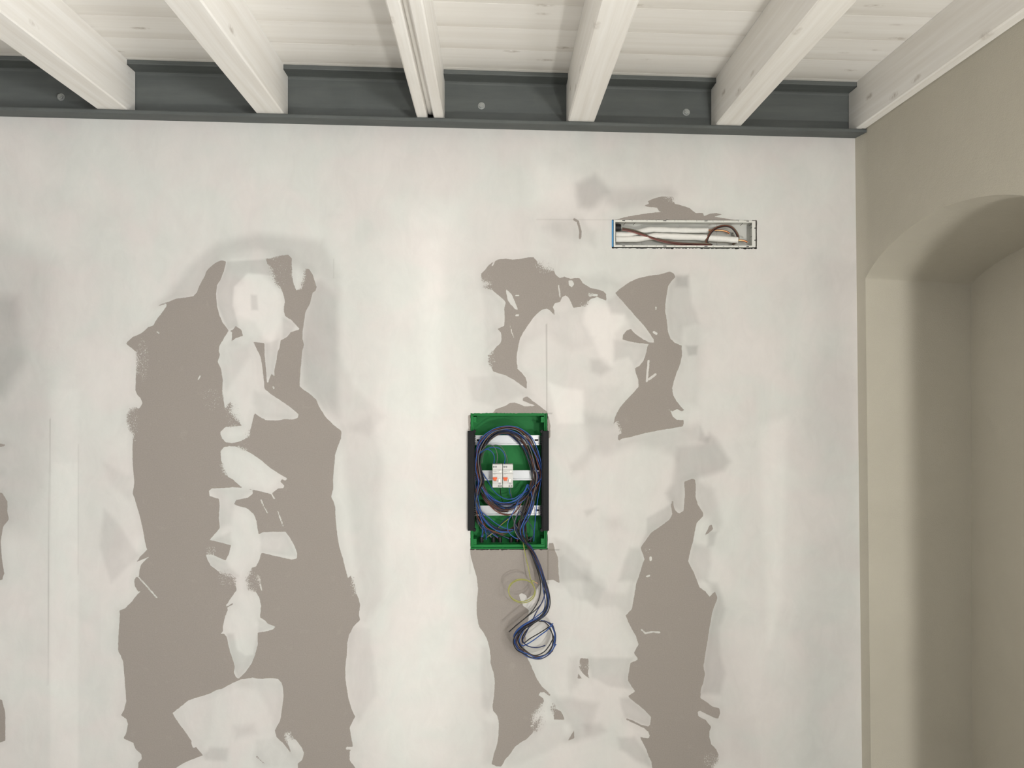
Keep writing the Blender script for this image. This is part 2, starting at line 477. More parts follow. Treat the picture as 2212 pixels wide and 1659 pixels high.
SUBCAP = [  # thin smears of filler: polyline (tile, points), radius px
    ('3', '235 10 300 80 395 190', 1.5), ('2', '1385 745 1410 790', 1.3), ('2', '1295 800 1320 860 1350 910', 1.3), ('2', '1440 900 1485 1025', 1.1),
    ('3', '1275 10 1300 125', 1.1), ('1', '770 1165 752 1200', 1.0), ('1', '395 785 412 798', 1.3), ('A', '870 340 885 450', 1.6),
    ('A', '1730 1060 1712 1255', 2.2), ('A', '1735 1235 1795 1188', 2.4), ('A', '1780 785 1805 800', 2.6), ('E', '695 885 740 930 820 912 910 917', 1.8),
    ('A', '460 435 490 435', 1.2), ('A', '465 625 485 625', 2.0), ('E', '805 25 805 55', 2.6), ('A', '1165 430 1235 430', 2.4), ('A', '1800 545 1800 570', 1.2),
    ('3', '2040 1488 2085 1490', 3.0), ('2', '1400 1270 1402 1275', 1.5), ('1', '1400 1262 1405 1275', 1.6), ('A', '235 150 262 100', 1.3), ('E', '760 250 790 240', 1.8),
    ('3', '705 1440 715 1475', 3.0)]
ADDCAP = [('G', '400 680 435 700 450 760 460 800 455 860', 2.6), ('3', '1255 1558 1320 1620', 1.2), ('3', '1000 270 1050 240', 1.2), ('B', '1205 900 1215 960', 1.6)]
STIP = [  # (tile, x0,y0,x1,y1, strength) dabbed edges of the filler
    ('1', 1340, 130, 1560, 420, .55), ('1', 1600, 230, 1700, 440, .45), ('1', 130, 1430, 250, 1659, .75), ('2', 180, 0, 240, 310, .6), ('1', 215, 820, 330, 1240, .8), ('1', 780, 1250, 960, 1480, .6),
    ('1', 970, 1400, 1130, 1610, .6), ('2', 1090, 290, 1200, 380, .55), ('2', 1140, 180, 1210, 270, .5), ('2', 900, 480, 1010, 610, .5), ('2', 815, 1190, 910, 1275, .85),
    ('2', 910, 1390, 1090, 1570, .7), ('2', 1150, 1400, 1290, 1600, .65), ('A', 630, 90, 830, 230, .7), ('A', 130, 200, 260, 390, .55), ('A', 190, 960, 270, 1120, .8), ('A', 1060, 470, 1170, 545, .6),
    ('D', 830, 850, 1050, 1260, .7), ('D', 1080, 850, 1160, 1000, .6), ('F', 1640, 1430, 1870, 1659, .85), ('G', 1240, 460, 1370, 530, .7), ('3', 1490, 1340, 1580, 1450, .6), ('D', 1440, 350, 1560, 450, .7),
    ('B', 930, 1340, 1010, 1400, .75), ('2', 2060, 1480, 2120, 1659, .6), ('3', 2060, 0, 2120, 150, .6), ('B', 660, 120, 730, 250, .5), ('A', 1150, 400, 1200, 450, .6), ('1', 400, 980, 440, 1180, .45)]
# broad tone of the filler coats: (tile, polygon, value change, feather px)
TONE = [
    (('P', '425 560 470 525 560 505 700 520 735 600 730 900 700 880 655 830 650 760 660 700 690 600 560 540 480 560 430 640 345 655'), -.055, 14),
    (('P', '655 620 690 600 725 640 730 760 760 830 830 900 800 940 735 925 655 835'), -.03, 10),
    (('1', '1000 180 1340 160 1400 300 1300 290 1180 280 1120 340 1060 400 1050 560 1080 660 1100 740 1010 770 920 560 910 400 980 260'), -.055, 3),
    (('1', '1160 290 1280 285 1400 370 1470 470 1490 560 1470 700 1380 900 1330 860 1240 700 1150 670 1090 640 1060 500 1070 400 1140 370'), .03, 7),
    (('1', '1205 465 1260 470 1270 600 1210 600'), -.06, 3),
    (('1', '1330 890 1450 850 1430 1000 1400 1170 1340 1180'), -.04, 4),
    (('1', '1480 660 1600 720 1560 790 1480 850'), -.04, 4),
    (('1', '960 900 1060 860 1190 900 1200 1000 1000 1300 970 1200 940 1000'), -.03, 8),
    (('1', '1240 1300 1400 1340 1620 1500 1560 1550 1300 1520 1220 1400'), -.04, 8),
    (('2', '1290 1080 1505 1075 1610 1290 1290 1250'), -.035, 4), (('2', '850 1145 1030 1080 1040 1190'), -.04, 5),
    (('2', '830 700 1225 715 1060 850 1040 1000 930 1040 940 800'), -.035, 7), (('2', '820 1270 990 1330 1100 1460 1000 1450 860 1370'), -.04, 6),
    (('3', '1000 500 1060 500 1090 640 1160 690 1230 680 1260 520 1260 700 1100 888 1060 800'), -.045, 4),
    (('3', '1270 370 1420 440 1270 490'), -.04, 4),
    (('3', '540 1185 900 1000 880 1180 850 1400 780 1520'), -.02, 12), (('3', '1100 900 1480 920 1488 1100 1420 1330 1350 1130 1250 980 1100 960'), -.03, 9),
    (('3', '850 1480 1010 1490 1000 1600 820 1590 800 1550'), -.05, 6), (('3', '1060 1300 1240 1280 1260 1360 1080 1400'), -.04, 12), (('3', '1250 1420 1420 1400 1660 1540 1600 1659 1240 1659'), -.025, 7),
    (('P', '-60 480 110 560 105 1050 60 1150 -60 1150'), -.05, 40), (('P', '-60 640 40 640 55 780 10 860 -60 860'), -.05, 18),
    (('P', '110 1000 170 1000 168 1700 108 1700'), .014, 4), (('P', '110 840 170 840 168 1700 108 1700'), .012, 6),
    (('P', '225 1100 255 1130 300 1200 240 1260 215 1180'), -.04, 7), (('P', '225 1000 285 1030 280 1080 240 1050'), -.03, 10),
    (('P', '735 930 800 900 830 1000 825 1300 790 1340 770 1240'), -.035, 14), (('P', '750 1350 800 1360 815 1500 775 1560 752 1480'), -.03, 8),
    (('P', '840 440 985 440 1000 900 1005 1300 1000 1680 820 1680 830 1200 815 800'), .04, 55), (('P', '900 520 960 520 950 900 920 900'), .02, 16),
    (('P', '1040 600 1090 660 1080 740 1050 760 1045 660'), -.03, 7), (('P', '1010 815 1100 810 1135 850 1070 880 1020 865'), -.03, 7),
    (('A', '720 570 830 620 1010 560 1120 540 1100 640 1180 780 1190 900 1000 960 870 900 760 800 560 900 500 1100 570 1200 480 1100 490 900'), -.02, 10),
    (('A', '1130 540 1200 460 1320 490 1370 610 1500 620 1500 700 1400 800 1390 1130 1290 1100 1200 850 1100 700'), .035, 7),
    (('A', '1330 490 1430 420 1780 860 1740 880 1570 750 1500 620 1370 600'), -.035, 6),
    (('A', '1390 860 1730 900 1700 1010 1600 1120 1540 1020 1400 1060'), -.045, 6), (('A', '1170 1050 1290 1040 1390 1130 1270 1200 1180 1160'), -.05, 8),
    (('A', '760 1260 920 1320 1110 1340 1110 1659 860 1659 800 1400'), .04, 6), (('A', '1110 1330 1480 1280 1460 1500 1380 1659 1120 1659'), -.02, 12),
    (('A', '1990 250 2110 250 2140 500 2180 600 2212 700 2060 740 2040 900 1940 850 1900 600 1920 350'), -.05, 7),
    (('A', '2050 740 2212 720 2250 1100 2212 1500 2040 1450 1960 1320 2040 1080'), -.03, 14), (('A', '2085 915 2200 915 2190 1000 2110 1010'), -.07, 4),
    (('A', '250 1180 300 1230 560 1330 640 1390 560 1400 230 1420 260 1300'), -.02, 9),
    (('B', '360 60 660 120 700 310 1300 190 1460 160 1500 330 1250 380 1250 500 1100 400 850 360 560 460 420 400 370 250'), -.045, 14),
    (('B', '1250 380 1500 350 1560 250 1620 300 1760 520 1700 600 1440 680 1320 720 1300 1000 1220 960 1140 820 1210 720'), -.07, 9),
    (('B', '1470 180 1520 270 1560 290 1550 330 1460 320'), -.05, 5),
    (('B', '960 1060 1200 920 1200 1060 1000 1200 900 1330 960 1200'), -.055, 5), (('B', '360 990 480 960 440 1010 390 1040'), -.05, 6), (('B', '540 1060 700 1050 740 1150 600 1160'), -.03, 16),
    (('B', '80 1250 180 1280 350 1440 420 1480 440 1659 130 1659 100 1400'), -.04, 8), (('B', '230 560 440 360 470 420 350 600 240 640'), -.03, 9),
    (('B', '800 1340 900 1350 940 1470 870 1659 690 1659 740 1500'), -.05, 7), (('B', '1430 700 1600 780 1680 1100 1640 1180 1500 1010 1440 900'), -.045, 10),
    (('B', '1550 1180 1630 1190 1600 1320 1540 1330'), -.06, 5), (('B', '1400 1300 1560 1340 1570 1500 1540 1659 1440 1659 1360 1480'), -.05, 8),
    (('C', '1420 240 1500 200 1900 560 2100 700 2000 1000 1850 870 1740 880 1620 820 1500 650 1450 600'), -.03, 6),
    (('E', '0 150 90 200 240 300 300 450 500 460 600 300 580 640 500 690 380 600 180 620 0 520'), -.03, 8),
    (('E', '1460 300 1600 330 1700 650 1650 800 1620 860 1640 1200 1700 1400 1640 1659 1400 1650 1450 1420 1440 1300 1500 900 1600 520'), -.05, 7),
    (('E', '60 1222 600 1222 560 1280 530 1470 590 1600 300 1560 100 1450 60 1300'), -.045, 5), (('D', '1320 290 1420 300 1440 600 1340 720 1300 640'), -.04, 10),
    (('D', '1110 790 1300 780 1680 860 1640 1020 1540 1300 1380 1330 1290 1310 1370 1190 1270 1060 1210 960 1150 880'), -.045, 10),
    (('D', '520 1560 650 1400 960 1080 1240 1090 1300 1320 1100 1430 900 1520 760 1580 560 1659'), -.025, 8), (('D', '1500 1120 1700 1110 1780 1200 1600 1280 1540 1250'), -.05, 10),
    (('F', '500 690 640 690 930 930 930 1060 900 1080 580 960 540 850'), -.05, 5), (('F', '480 1240 700 1230 900 1480 940 1640 720 1560 600 1450 500 1400'), -.06, 7),
    (('D', '230 150 300 160 390 560 390 740 300 960 240 900 220 500'), -.035, 8), (('D', '250 1080 440 1110 430 1300 360 1600 260 1600'), -.03, 9),
    (('G', '410 340 480 310 600 250 680 330 720 420 600 560 540 580 450 560 420 460'), -.075, 12), (('G', '700 380 860 390 1330 380 1370 430 1340 470 1240 455 1100 500 1060 540 850 600 700 520'), -.05, 14),
    (('G', '170 700 380 680 450 760 450 860 400 880 250 850 100 760'), -.035, 14), (('G', '480 700 600 800 600 940 520 900'), -.04, 12), (('G', '470 1240 700 1200 860 1320 600 1340'), -.04, 14),
    (('G', '1370 1220 1490 1210 1490 1327 1370 1327'), -.05, 6), (('G', '0 60 300 240 440 300 400 480 200 560 0 500'), .03, 30),
    (('P', '1640 920 1700 900 1690 1300 1660 1400'), .03, 12), (('P', '1760 560 1860 560 1865 1200 1800 1659 1720 1659'), -.03, 40), (('P', '1250 1240 1560 1290 1640 1659 1560 1659'), -.02, 30),
]
# thin pencil / joint lines: (x0,y0,x1,y1, darkness)
LINES = [(1180.5, 700, 1181.5, 893, .5), (1183, 1190, 1183, 1262, .45), (108, 905, 103, 1480, .30), (170, 960, 168, 1240, .16), (1015.5, 1190, 1015, 1240, .2),
         (1180, 893, 1192, 893, .6), (1184, 1187, 1208, 1187.5, .45), (1160, 474, 1320, 474, .16), (720, 560, 720, 600, .22)]


def seg_dist(P, a, b):
    d = b - a
    L2 = max(float(d @ d), 1e-9)
    t = np.clip(((P - a) @ d) / L2, 0, 1)
    q = P - a - t[:, None] * d
    return np.sqrt((q * q).sum(1))


def poly_sd(P, poly):
    """signed distance, positive inside"""
    dist = np.full(len(P), 1e9)
    ins = np.zeros(len(P), bool)
    n = len(poly)
    x, y = P[:, 0], P[:, 1]
    for i in range(n):
        a, b = poly[i], poly[(i + 1) % n]
        dist = np.minimum(dist, seg_dist(P, a, b))
        if a[1] != b[1]:
            c = ((a[1] > y) != (b[1] > y)) & (x < (b[0] - a[0]) * (y - a[1]) / (b[1] - a[1]) + a[0])
            ins ^= c
    return np.where(ins, dist, -dist)


def region(P, poly, m):
    lo, hi = poly.min(0) - m, poly.max(0) + m
    return np.where((P[:, 0] > lo[0]) & (P[:, 0] < hi[0]) & (P[:, 1] > lo[1]) & (P[:, 1] < hi[1]))[0]


# ------------------------------------------------------------------ building geometry
def shear(p, zo=None):
    """ceiling side of the room hangs slightly out of level: z given as height above the eye"""
    x, y, z = p
    return Vector((x, y, EYE + z - x * (0.0188 + 0.0225 * (z - 0.908))))


Z_BOT, Z_FL, Z_WT, Z_CE = 0.908, 0.921, 1.071, 1.0865
FLW = 0.071
X_L, Y_R = -2.7, -6.4


def xr(z):                       # right-hand wall leans a touch
    t = (z - EYE - 0.885) / (-1.331 - 0.885)
    return 1.281 + (1.302 - 1.281) * t


def xw_(z, y):                   # it stands 11 mm back from the plaster bead in the corner
    t = min(1.0, max(0.0, -y / 0.07))
    return xr(z) + 0.011 * (1 - (1 - t) ** 1.6)


HB = [W(1016, 892.5), W(1183, 1187.5)]        # opening for the distribution box
HT = [W(1322, 474.5), W(1635, 537.5)]         # opening for the pipe box


def build_wall():
    sp = 2.5 * DIST / FPX
    pL, pR = W(-30, 800).x, 1.310
    xs = list(np.linspace(X_L, pL, 6)[:-1]) + list(np.arange(pL, pR, sp)) + [pR]
    zb, zt = W(1106, 1690).z, EYE + 0.965
    zs = list(np.linspace(0, zb, 4)[:-1]) + list(np.arange(zb, zt, sp)) + [zt]

    def snap(arr, vals):
        arr = np.array(arr)
        for v in vals:
            i = np.argmin(abs(arr - v))
            arr[i] = v
        return np.sort(arr)
    xs = snap(xs, [W(1181, 800).x, W(105, 1200).x, HB[0].x, HB[1].x, HT[0].x, HT[1].x])
    zs = snap(zs, [HB[0].z, HB[1].z, HT[0].z, HT[1].z])
    nx, nz = len(xs), len(zs)
    X, Z = np.meshgrid(xs, zs)
    X = X.copy(); Z = Z.copy()
    # ragged cut edges of the openings
    for h in (HB, HT):
        for xe in (h[0].x, h[1].x):
            m = (abs(X - xe) < 1e-6) & (Z < h[0].z - 1e-6) & (Z > h[1].z + 1e-6)
            X[m] += rng.normal(0, .0006, m.sum())
        for ze in (h[0].z, h[1].z):
            m = (abs(Z - ze) < 1e-6) & (X > h[0].x + 1e-6) & (X < h[1].x - 1e-6)
            Z[m] += rng.normal(0, .0009, m.sum())
    top = EYE + Z_BOT - X * 0.0188
    Z = np.minimum(Z, top)
    right = np.array([xr(z) for z in Z.ravel()]).reshape(Z.shape) + 0.004
    X = np.minimum(X, right)
    co = np.stack([X, np.zeros_like(X), Z], -1).reshape(-1, 3)
    i, j = np.meshgrid(np.arange(nz - 1), np.arange(nx - 1), indexing='ij')
    a = (i * nx + j).ravel()
    quads = np.stack([a, a + 1, a + nx + 1, a + nx], 1)
    cen = co[quads].mean(1)
    keep = np.ones(len(quads), bool)
    for h in (HB, HT):
        keep &= ~((cen[:, 0] > h[0].x) & (cen[:, 0] < h[1].x) & (cen[:, 2] < h[0].z) & (cen[:, 2] > h[1].z))
    keep &= (co[quads[:, 3], 2] - co[quads[:, 0], 2] > 1e-5) & (co[quads[:, 1], 0] - co[quads[:, 0], 0] > 1e-5)
    quads = quads[keep]
    # photo pixel of every vertex
    R = np.array(RM)
    q = (co - np.array(CAM)) @ R
    P = np.stack([CX + q[:, 0] / -q[:, 2] * FPX, CY - q[:, 1] / -q[:, 2] * FPX], 1)
    sd = np.full(len(P), -40.0)
    for poly in ADD:
        k = region(P, poly, 40)
        sd[k] = np.maximum(sd[k], poly_sd(P[k], poly))
    for poly in SUB:
        k = region(P, poly, 40)
        sd[k] = np.minimum(sd[k], -poly_sd(P[k], poly))
    for lst, sgn in ((SUBCAP, -1), (ADDCAP, 1)):
        for t, s, r in lst:
            pl = pg((t, s))
            k = region(P, pl, 20)
            d = np.min([seg_dist(P[k], pl[n_], pl[n_ + 1]) for n_ in range(len(pl) - 1)], axis=0)
            r = max(r, 1.3)
            if sgn < 0: sd[k] = np.minimum(sd[k], d - r)
            else: sd[k] = np.maximum(sd[k], r - d)
    st = np.zeros(len(P))
    for t, x0, y0, x1, y1, s in STIP:
        ox, oy, sc = TL[t]
        cx_, cy_ = ox + (x0 + x1) / 2 / sc, oy + (y0 + y1) / 2 / sc
        rx, ry = (x1 - x0) / 2 / sc, (y1 - y0) / 2 / sc
        e = np.sqrt(((P[:, 0] - cx_) / rx) ** 2 + ((P[:, 1] - cy_) / ry) ** 2)
        st = np.maximum(st, s * np.clip((1.25 - e) / 0.5, 0, 1))
    tone = np.zeros(len(P))
    for (t, s), v, f in TONE:
        poly = pg((t, s))
        k = region(P, poly, f + 2)
        d = poly_sd(P[k], poly)
        w = np.clip(d / (2 * f) + 0.5, 0, 1)
        tone[k] += v * w * w * (3 - 2 * w)
    ln = np.zeros(len(P))
    for x0, y0, x1, y1, s in LINES:
        d = seg_dist(P, np.array([x0, y0]), np.array([x1, y1]))
        ln = np.maximum(ln, s * np.clip((1.7 - d) / 1.7, 0, 1))
    me = bpy.data.meshes.new('wall_back')
    me.vertices.add(len(co))
    me.vertices.foreach_set('co', co.ravel().astype(np.float32))
    me.loops.add(len(quads) * 4)
    me.loops.foreach_set('vertex_index', quads.ravel().astype(np.int32))
    me.polygons.add(len(quads))
    me.polygons.foreach_set('loop_start', (np.arange(len(quads)) * 4).astype(np.int32))
    me.update(calc_edges=True)
    at = me.attributes.new('filler', 'FLOAT_COLOR', 'POINT')
    data = np.stack([sd, st, tone, ln], 1).astype(np.float32)
    at.data.foreach_set('color', data.ravel())
    me.materials.append(board_mat())
    o = bpy.data.objects.new('wall_back', me)
    C.objects.link(o)
    tag(o, kind='structure')
    return o


def board_mat():
    m = NT('plasterboard_with_filler')
    at = m.n('ShaderNodeAttribute', attribute_name='filler')
    sp = m.n('ShaderNodeSeparateColor')
    m.l(at.outputs['Color'], sp.inputs[0])
    sd, st, tone, ln = sp.outputs[0], sp.outputs[1], sp.outputs[2], at.outputs['Alpha']
    co = m.coord()
    n1 = m.math('SUBTRACT', m.noise(330, 2, 0.6, co), 0.5)
    n2 = m.math('SUBTRACT', m.noise(75, 3, 0.55, co), 0.5)
    nst = m.math('SUBTRACT', m.noise(1.0, 3, 0.7, m.coord((330, 1, 200))), 0.5)
    flat = m.math('MULTIPLY', m.math('MAXIMUM', m.math('MINIMUM', sd, 6.0), -6.0), m.math('SUBTRACT', 0.46, m.math('MULTIPLY', st, 0.34)))
    wst = m.ramp(st, 0.05, 0.40)
    mixsd = m.math('ADD', m.math('MULTIPLY', sd, m.math('SUBTRACT', 1.0, wst)), m.math('MULTIPLY', flat, wst))
    e = m.math('ADD', mixsd, m.math('MULTIPLY', n1, 1.6))
    e = m.math('ADD', e, m.math('MULTIPLY', n2, 2.6))
    e = m.math('ADD', e, m.math('MULTIPLY', nst, m.math('MULTIPLY', wst, 11.0)))
    mask = m.ramp(e, -0.35, 0.45)
    # filler colour: coats of different thickness
    big = m.noise(3.2, 4, 0.55, co, 0.8)
    vert = m.noise(1.0, 3, 0.5, m.coord((7, 1, 1.6)), 0.3)
    med = m.noise(1.0, 5, 0.6, m.coord((17, 1, 9)), 1.6)
    v = m.math('ADD', m.math('MULTIPLY', m.math('SUBTRACT', big, 0.5), 0.10), m.math('MULTIPLY', m.math('SUBTRACT', vert, 0.5), 0.05))
    v = m.math('ADD', v, m.math('MULTIPLY', m.math('SUBTRACT', med, 0.5), 0.06))
    v = m.math('ADD', v, m.math('MULTIPLY', tone, 1.6))
    # thin coat just beside bare board
    thin = m.math('MULTIPLY', m.ramp(sd, -16.0, -2.0), -0.03)
    v = m.math('ADD', v, thin)
    tint = m.noise(5.5, 2, 0.5, m.coord((1, 1, 1), (3, 1, 5)), 0.6)
    base = m.mix(m.ramp(tint, 0.35, 0.65), lin(214, 210, 207), lin(210, 211, 207))
    sc = m.math('ADD', 1.0, m.math('MULTIPLY', v, 1.9))
    vm = m.n('ShaderNodeVectorMath', operation='SCALE')
    m.l(base, vm.inputs[0]); m.l(sc, vm.inputs['Scale'])
    bn = m.noise(240, 3, 0.6, co)
    bare = m.mix(m.ramp(bn, 0.3, 0.7), lin(150, 143, 137), lin(157, 150, 144))
    bare = m.mix(m.math('MULTIPLY', m.ramp(m.noise(22, 4, 0.6, co), 0.6, 0.75), 0.12), bare, lin(190, 184, 176))
    col = m.mix(mask, vm.outputs[0], bare)
    col = m.mix(ln, col, lin(95, 90, 84))
    m.l(col, m.b.inputs['Base Color'])
    m.b.inputs['Roughness'].default_value = 0.9
    m.b.inputs['Specular IOR Level'].default_value = 0.15
    h = m.math('ADD', m.math('MULTIPLY', mask, -0.5), m.math('MULTIPLY', m.noise(34, 4, 0.55, co, 0.5), 0.8))
    h = m.math('ADD', h, m.math('MULTIPLY', m.noise(420, 2, 0.6, co), 0.12))
    m.bump(h, 0.35, 0.0018)
    return m.mat


wall = build_wall()


def struct(mb, name, mat):
    o = mb.build(name, mat)
    return tag(o, kind='structure')


# cut edges of the board round the two openings
for h, nm in ((HB, 'trim_1'), (HT, 'trim_3')):
    mb = MB()
    x0, x1, z1, z0 = h[0].x, h[1].x, h[0].z, h[1].z
    t = 0.0125
    mb.add([(x0, 0, z0), (x0, t, z0), (x0, t, z1), (x0, 0, z1)], [(0, 1, 2, 3)])
    mb.add([(x1, 0, z0), (x1, t, z0), (x1, t, z1), (x1, 0, z1)], [(3, 2, 1, 0)])
    mb.add([(x0, 0, z1), (x0, t, z1), (x1, t, z1), (x1, 0, z1)], [(0, 1, 2, 3)])
    mb.add([(x0, 0, z0), (x0, t, z0), (x1, t, z0), (x1, 0, z0)], [(3, 2, 1, 0)])
    struct(mb, nm, MAT['gypsum'])

# masonry behind the board, floor, rear wall with an opening added for the fill light, left wall
mb = MB().box(X_L - 0.2, 1.9, 0.16, 0.30, -0.1, 2.95)
struct(mb, 'wall_masonry', MAT['white_wall'])
mb = MB().box(X_L - 0.2, 1.9, Y_R - 0.2, 0.3, -0.12, 0)
struct(mb, 'floor', MAT['floor'])
mb = MB().box(X_L - 0.2, X_L, Y_R - 0.2, 0.16, 0, 2.95)
struct(mb, 'wall_left', MAT['white_wall'])
mb = MB()
wx0, wx1, wz0, wz1 = -2.3, -0.6, 1.05, 2.45
mb.box(X_L, wx0, Y_R - 0.2, Y_R, 0, 2.95)
mb.box(wx1, 1.9, Y_R - 0.2, Y_R, 0, 2.95)
mb.box(wx0, wx1, Y_R - 0.2, Y_R, 0, wz0)
mb.box(wx0, wx1, Y_R - 0.2, Y_R, wz1, 2.95)
struct(mb, 'wall_rear', MAT['white_wall'])

# right wall with the arched niche
N0, N1, XB = -0.050, -1.13, 1.667
ZSF = EYE + 0.380


def arch(y, base, rise):
    t = (y - (N0 + N1) / 2) / ((N1 - N0) / 2)
    # flat circular segment
    return base + rise * (1 - t * t) ** 0.8


mb = MB()
ys = [N0 + (N1 - N0) * (0.5 - 0.5 * math.cos(math.pi * k / 48)) for k in range(49)]
ZT = 2.95


def wallcol(y0, y1, za, zb_, n=10):
    zz = [za[0] + (zb_ - za[0]) * k / n for k in range(n + 1)]
    zz2 = [za[1] + (zb_ - za[1]) * k / n for k in range(n + 1)]
    for k in range(n):
        mb.add([(xw_(zz[k], y0), y0, zz[k]), (xw_(zz2[k], y1), y1, zz2[k]), (xw_(zz2[k + 1], y1), y1, zz2[k + 1]), (xw_(zz[k + 1], y0), y0, zz[k + 1])], [(0, 1, 2, 3)])


wallcol(0.16, 0, (0, 0), ZT)
for k in range(8):
    n_0 = len(mb.smooth)
    wallcol(N0 * k / 8, N0 * (k + 1) / 8, (0, 0), ZT)
    mb.smooth[n_0:] = [True] * (len(mb.smooth) - n_0)
V0, V1, VZ0, VZ1 = -2.55, -3.65, 0.06, 2.28          # window opening further along the right wall
wallcol(N1, V0, (0, 0), ZT)
wallcol(V0, V1, (0, 0), VZ0)
wallcol(V0, V1, (VZ1, VZ1), ZT)
wallcol(V1, Y_R - 0.2, (0, 0), ZT)
for z_ in (VZ0, VZ1):
    q_ = [(xw_(z_, -1), V0, z_), (XB, V0, z_), (XB, V1, z_), (xw_(z_, -1), V1, z_)]
    mb.add(q_, [(0, 1, 2, 3)] if z_ == VZ1 else [(3, 2, 1, 0)])
for y_ in (V0, V1):
    q_ = [(xw_(VZ0, -1), y_, VZ0), (XB, y_, VZ0), (XB, y_, VZ1), (xw_(VZ1, -1), y_, VZ1)]
    mb.add(q_, [(0, 1, 2, 3)])
F = [arch(y, ZSF, 0.138) for y in ys]
B = [arch(y, EYE + 0.360, 0.098) for y in ys]
for k in range(48):
    wallcol(ys[k], ys[k + 1], (F[k], F[k + 1]), ZT)
    # soffit
    for q in range(4):
        t0, t1 = q / 4, (q + 1) / 4
        pt = lambda j, t: (xw_(F[j], ys[j]) * (1 - t) + XB * t, ys[j], F[j] * (1 - t) + B[j] * t)
        mb.add([pt(k, t0), pt(k, t1), pt(k + 1, t1), pt(k + 1, t0)], [(0, 1, 2, 3)], True)
    mb.add([(XB, ys[k], 0), (XB, ys[k + 1], 0), (XB, ys[k + 1], B[k + 1]), (XB, ys[k], B[k])], [(0, 1, 2, 3)])
for y, f0, b0, fl in ((N0, F[0], B[0], 0), (N1, F[-1], B[-1], 1)):
    n = 8
    for k in range(n):
        z0, z1 = f0 * k / n, f0 * (k + 1) / n
        zb0, zb1 = b0 * k / n, b0 * (k + 1) / n
        fc = (0, 1, 2, 3) if fl == 0 else (3, 2, 1, 0)
        mb.add([(xw_(z0, y), y, z0), (XB, y, zb0), (XB, y, zb1), (xw_(z1, y), y, z1)], [fc])
# outer closing face so no light leaks round the wall
mb.add([(1.9, 0.3, 0), (1.9, Y_R - .2, 0), (1.9, Y_R - .2, ZT), (1.9, 0.3, ZT)], [(0, 1, 2, 3)])
struct(mb, 'wall_right', MAT['plaster'])

mb = MB()
for y0_, y1_, z0_, z1_ in ((V1, V0, VZ0, VZ0 + .05), (V1, V0, VZ1 - .05, VZ1), (V1, V1 + .05, VZ0 + .05, VZ1 - .05), (V0 - .05, V0, VZ0 + .05, VZ1 - .05), ((V0 + V1) / 2 - .03, (V0 + V1) / 2 + .03, VZ0 + .05, VZ1 - .05)):
    mb.box(1.60, 1.64, y0_, y1_, z0_, z1_, 0.004)
struct(mb, 'window_1', MAT['white_pl'])

# ceiling: boards side by side, running parallel to the wall
mb = MB()
bw = 0.165
y = -0.07 - 0.0
k = 0
yy = 0.09
ny = int((yy - Y_R) / bw) + 1
for k in range(ny + 1):
    y1 = 0.075 - k * bw
    y0 = y1 - bw + 0.0006
    mb.box(X_L, 1.62, y0, y1, Z_CE, Z_CE + 0.022, 0.0009, fn=shear)
struct(mb, 'ceiling', MAT['boards'])
mb = MB().box(X_L - .2, 1.9, Y_R - .2, 0.3, 2.95, 3.05)
struct(mb, 'trim_2', MAT['white_wall'])

# ------------------------------------------------------------------ steel channel on the wall
XE = 1.32
t_ = root('steel_channel_beam', (0, 0, EYE + Z_BOT), 'dark grey steel channel running along the top of the wall, carrying the white rafters', 'steel beam')
mb = MB()
# C section extruded along x, opening towards the room, with inner root radii
prof = []
w_, r_ = 0.008, 0.010
prof += [(0.008, Z_BOT), (-FLW, Z_BOT), (-FLW - 0.0, Z_BOT + 0.009), (-FLW + 0.002, Z_FL - 0.0005), (-r_, Z_FL + 0.001)]
prof += [(-r_ + r_ * math.sin(a), Z_FL + 0.001 + r_ * (1 - math.cos(a))) for a in (0.5, 1.0, 1.5)]
prof += [(-r_ + r_ * math.sin(a), Z_WT - 0.001 - r_ * (1 - math.cos(a))) for a in (1.5, 1.0, 0.5)]
prof += [(-r_, Z_WT - 0.001), (-FLW + 0.002, Z_WT + 0.001), (-FLW, Z_WT + 0.004), (-FLW, Z_CE - 0.001), (0.008, Z_CE - 0.001)]
n = len(prof)
nx = 30
vs_ = []
for i in range(nx + 1):
    x = X_L + (XE - X_L) * i / nx
    for (py, pz) in prof:
        xx = min(x, xw_(EYE + pz, py) - 0.0005)
        vs_.append(shear((xx, py, pz)))
fs = []
for i in range(nx):
    for j in range(n):
        j2 = (j + 1) % n
        fs.append([i * n + j, i * n + j2, (i + 1) * n + j2, (i + 1) * n + j])
mb.add(vs_, fs)
mb.add(vs_[:n], [list(range(n))[::-1]])
mb.add(vs_[-n:], [list(range(n))])
child(mb, 'channel', MAT['steel'], t_)
for (u, v) in ((131, 209), (1040, 228), (1483, 242)):
    p = W(u, v, -0.005)
    mb = MB()
    mb.cyl((p.x, 0.0, p.z), (0, -1, 0), 0.0125, 0.0025, 24)
    mb.cyl((p.x, -0.0025, p.z), (0, -1, 0), 0.0095, 0.008, 6, smooth=False, rot=0.3)
    mb.cyl((p.x, -0.0105, p.z), (0, -1, 0), 0.0052, 0.004, 16)
    child(mb, 'bolt', MAT['bolt'], t_, 'steel bolt head with washer')


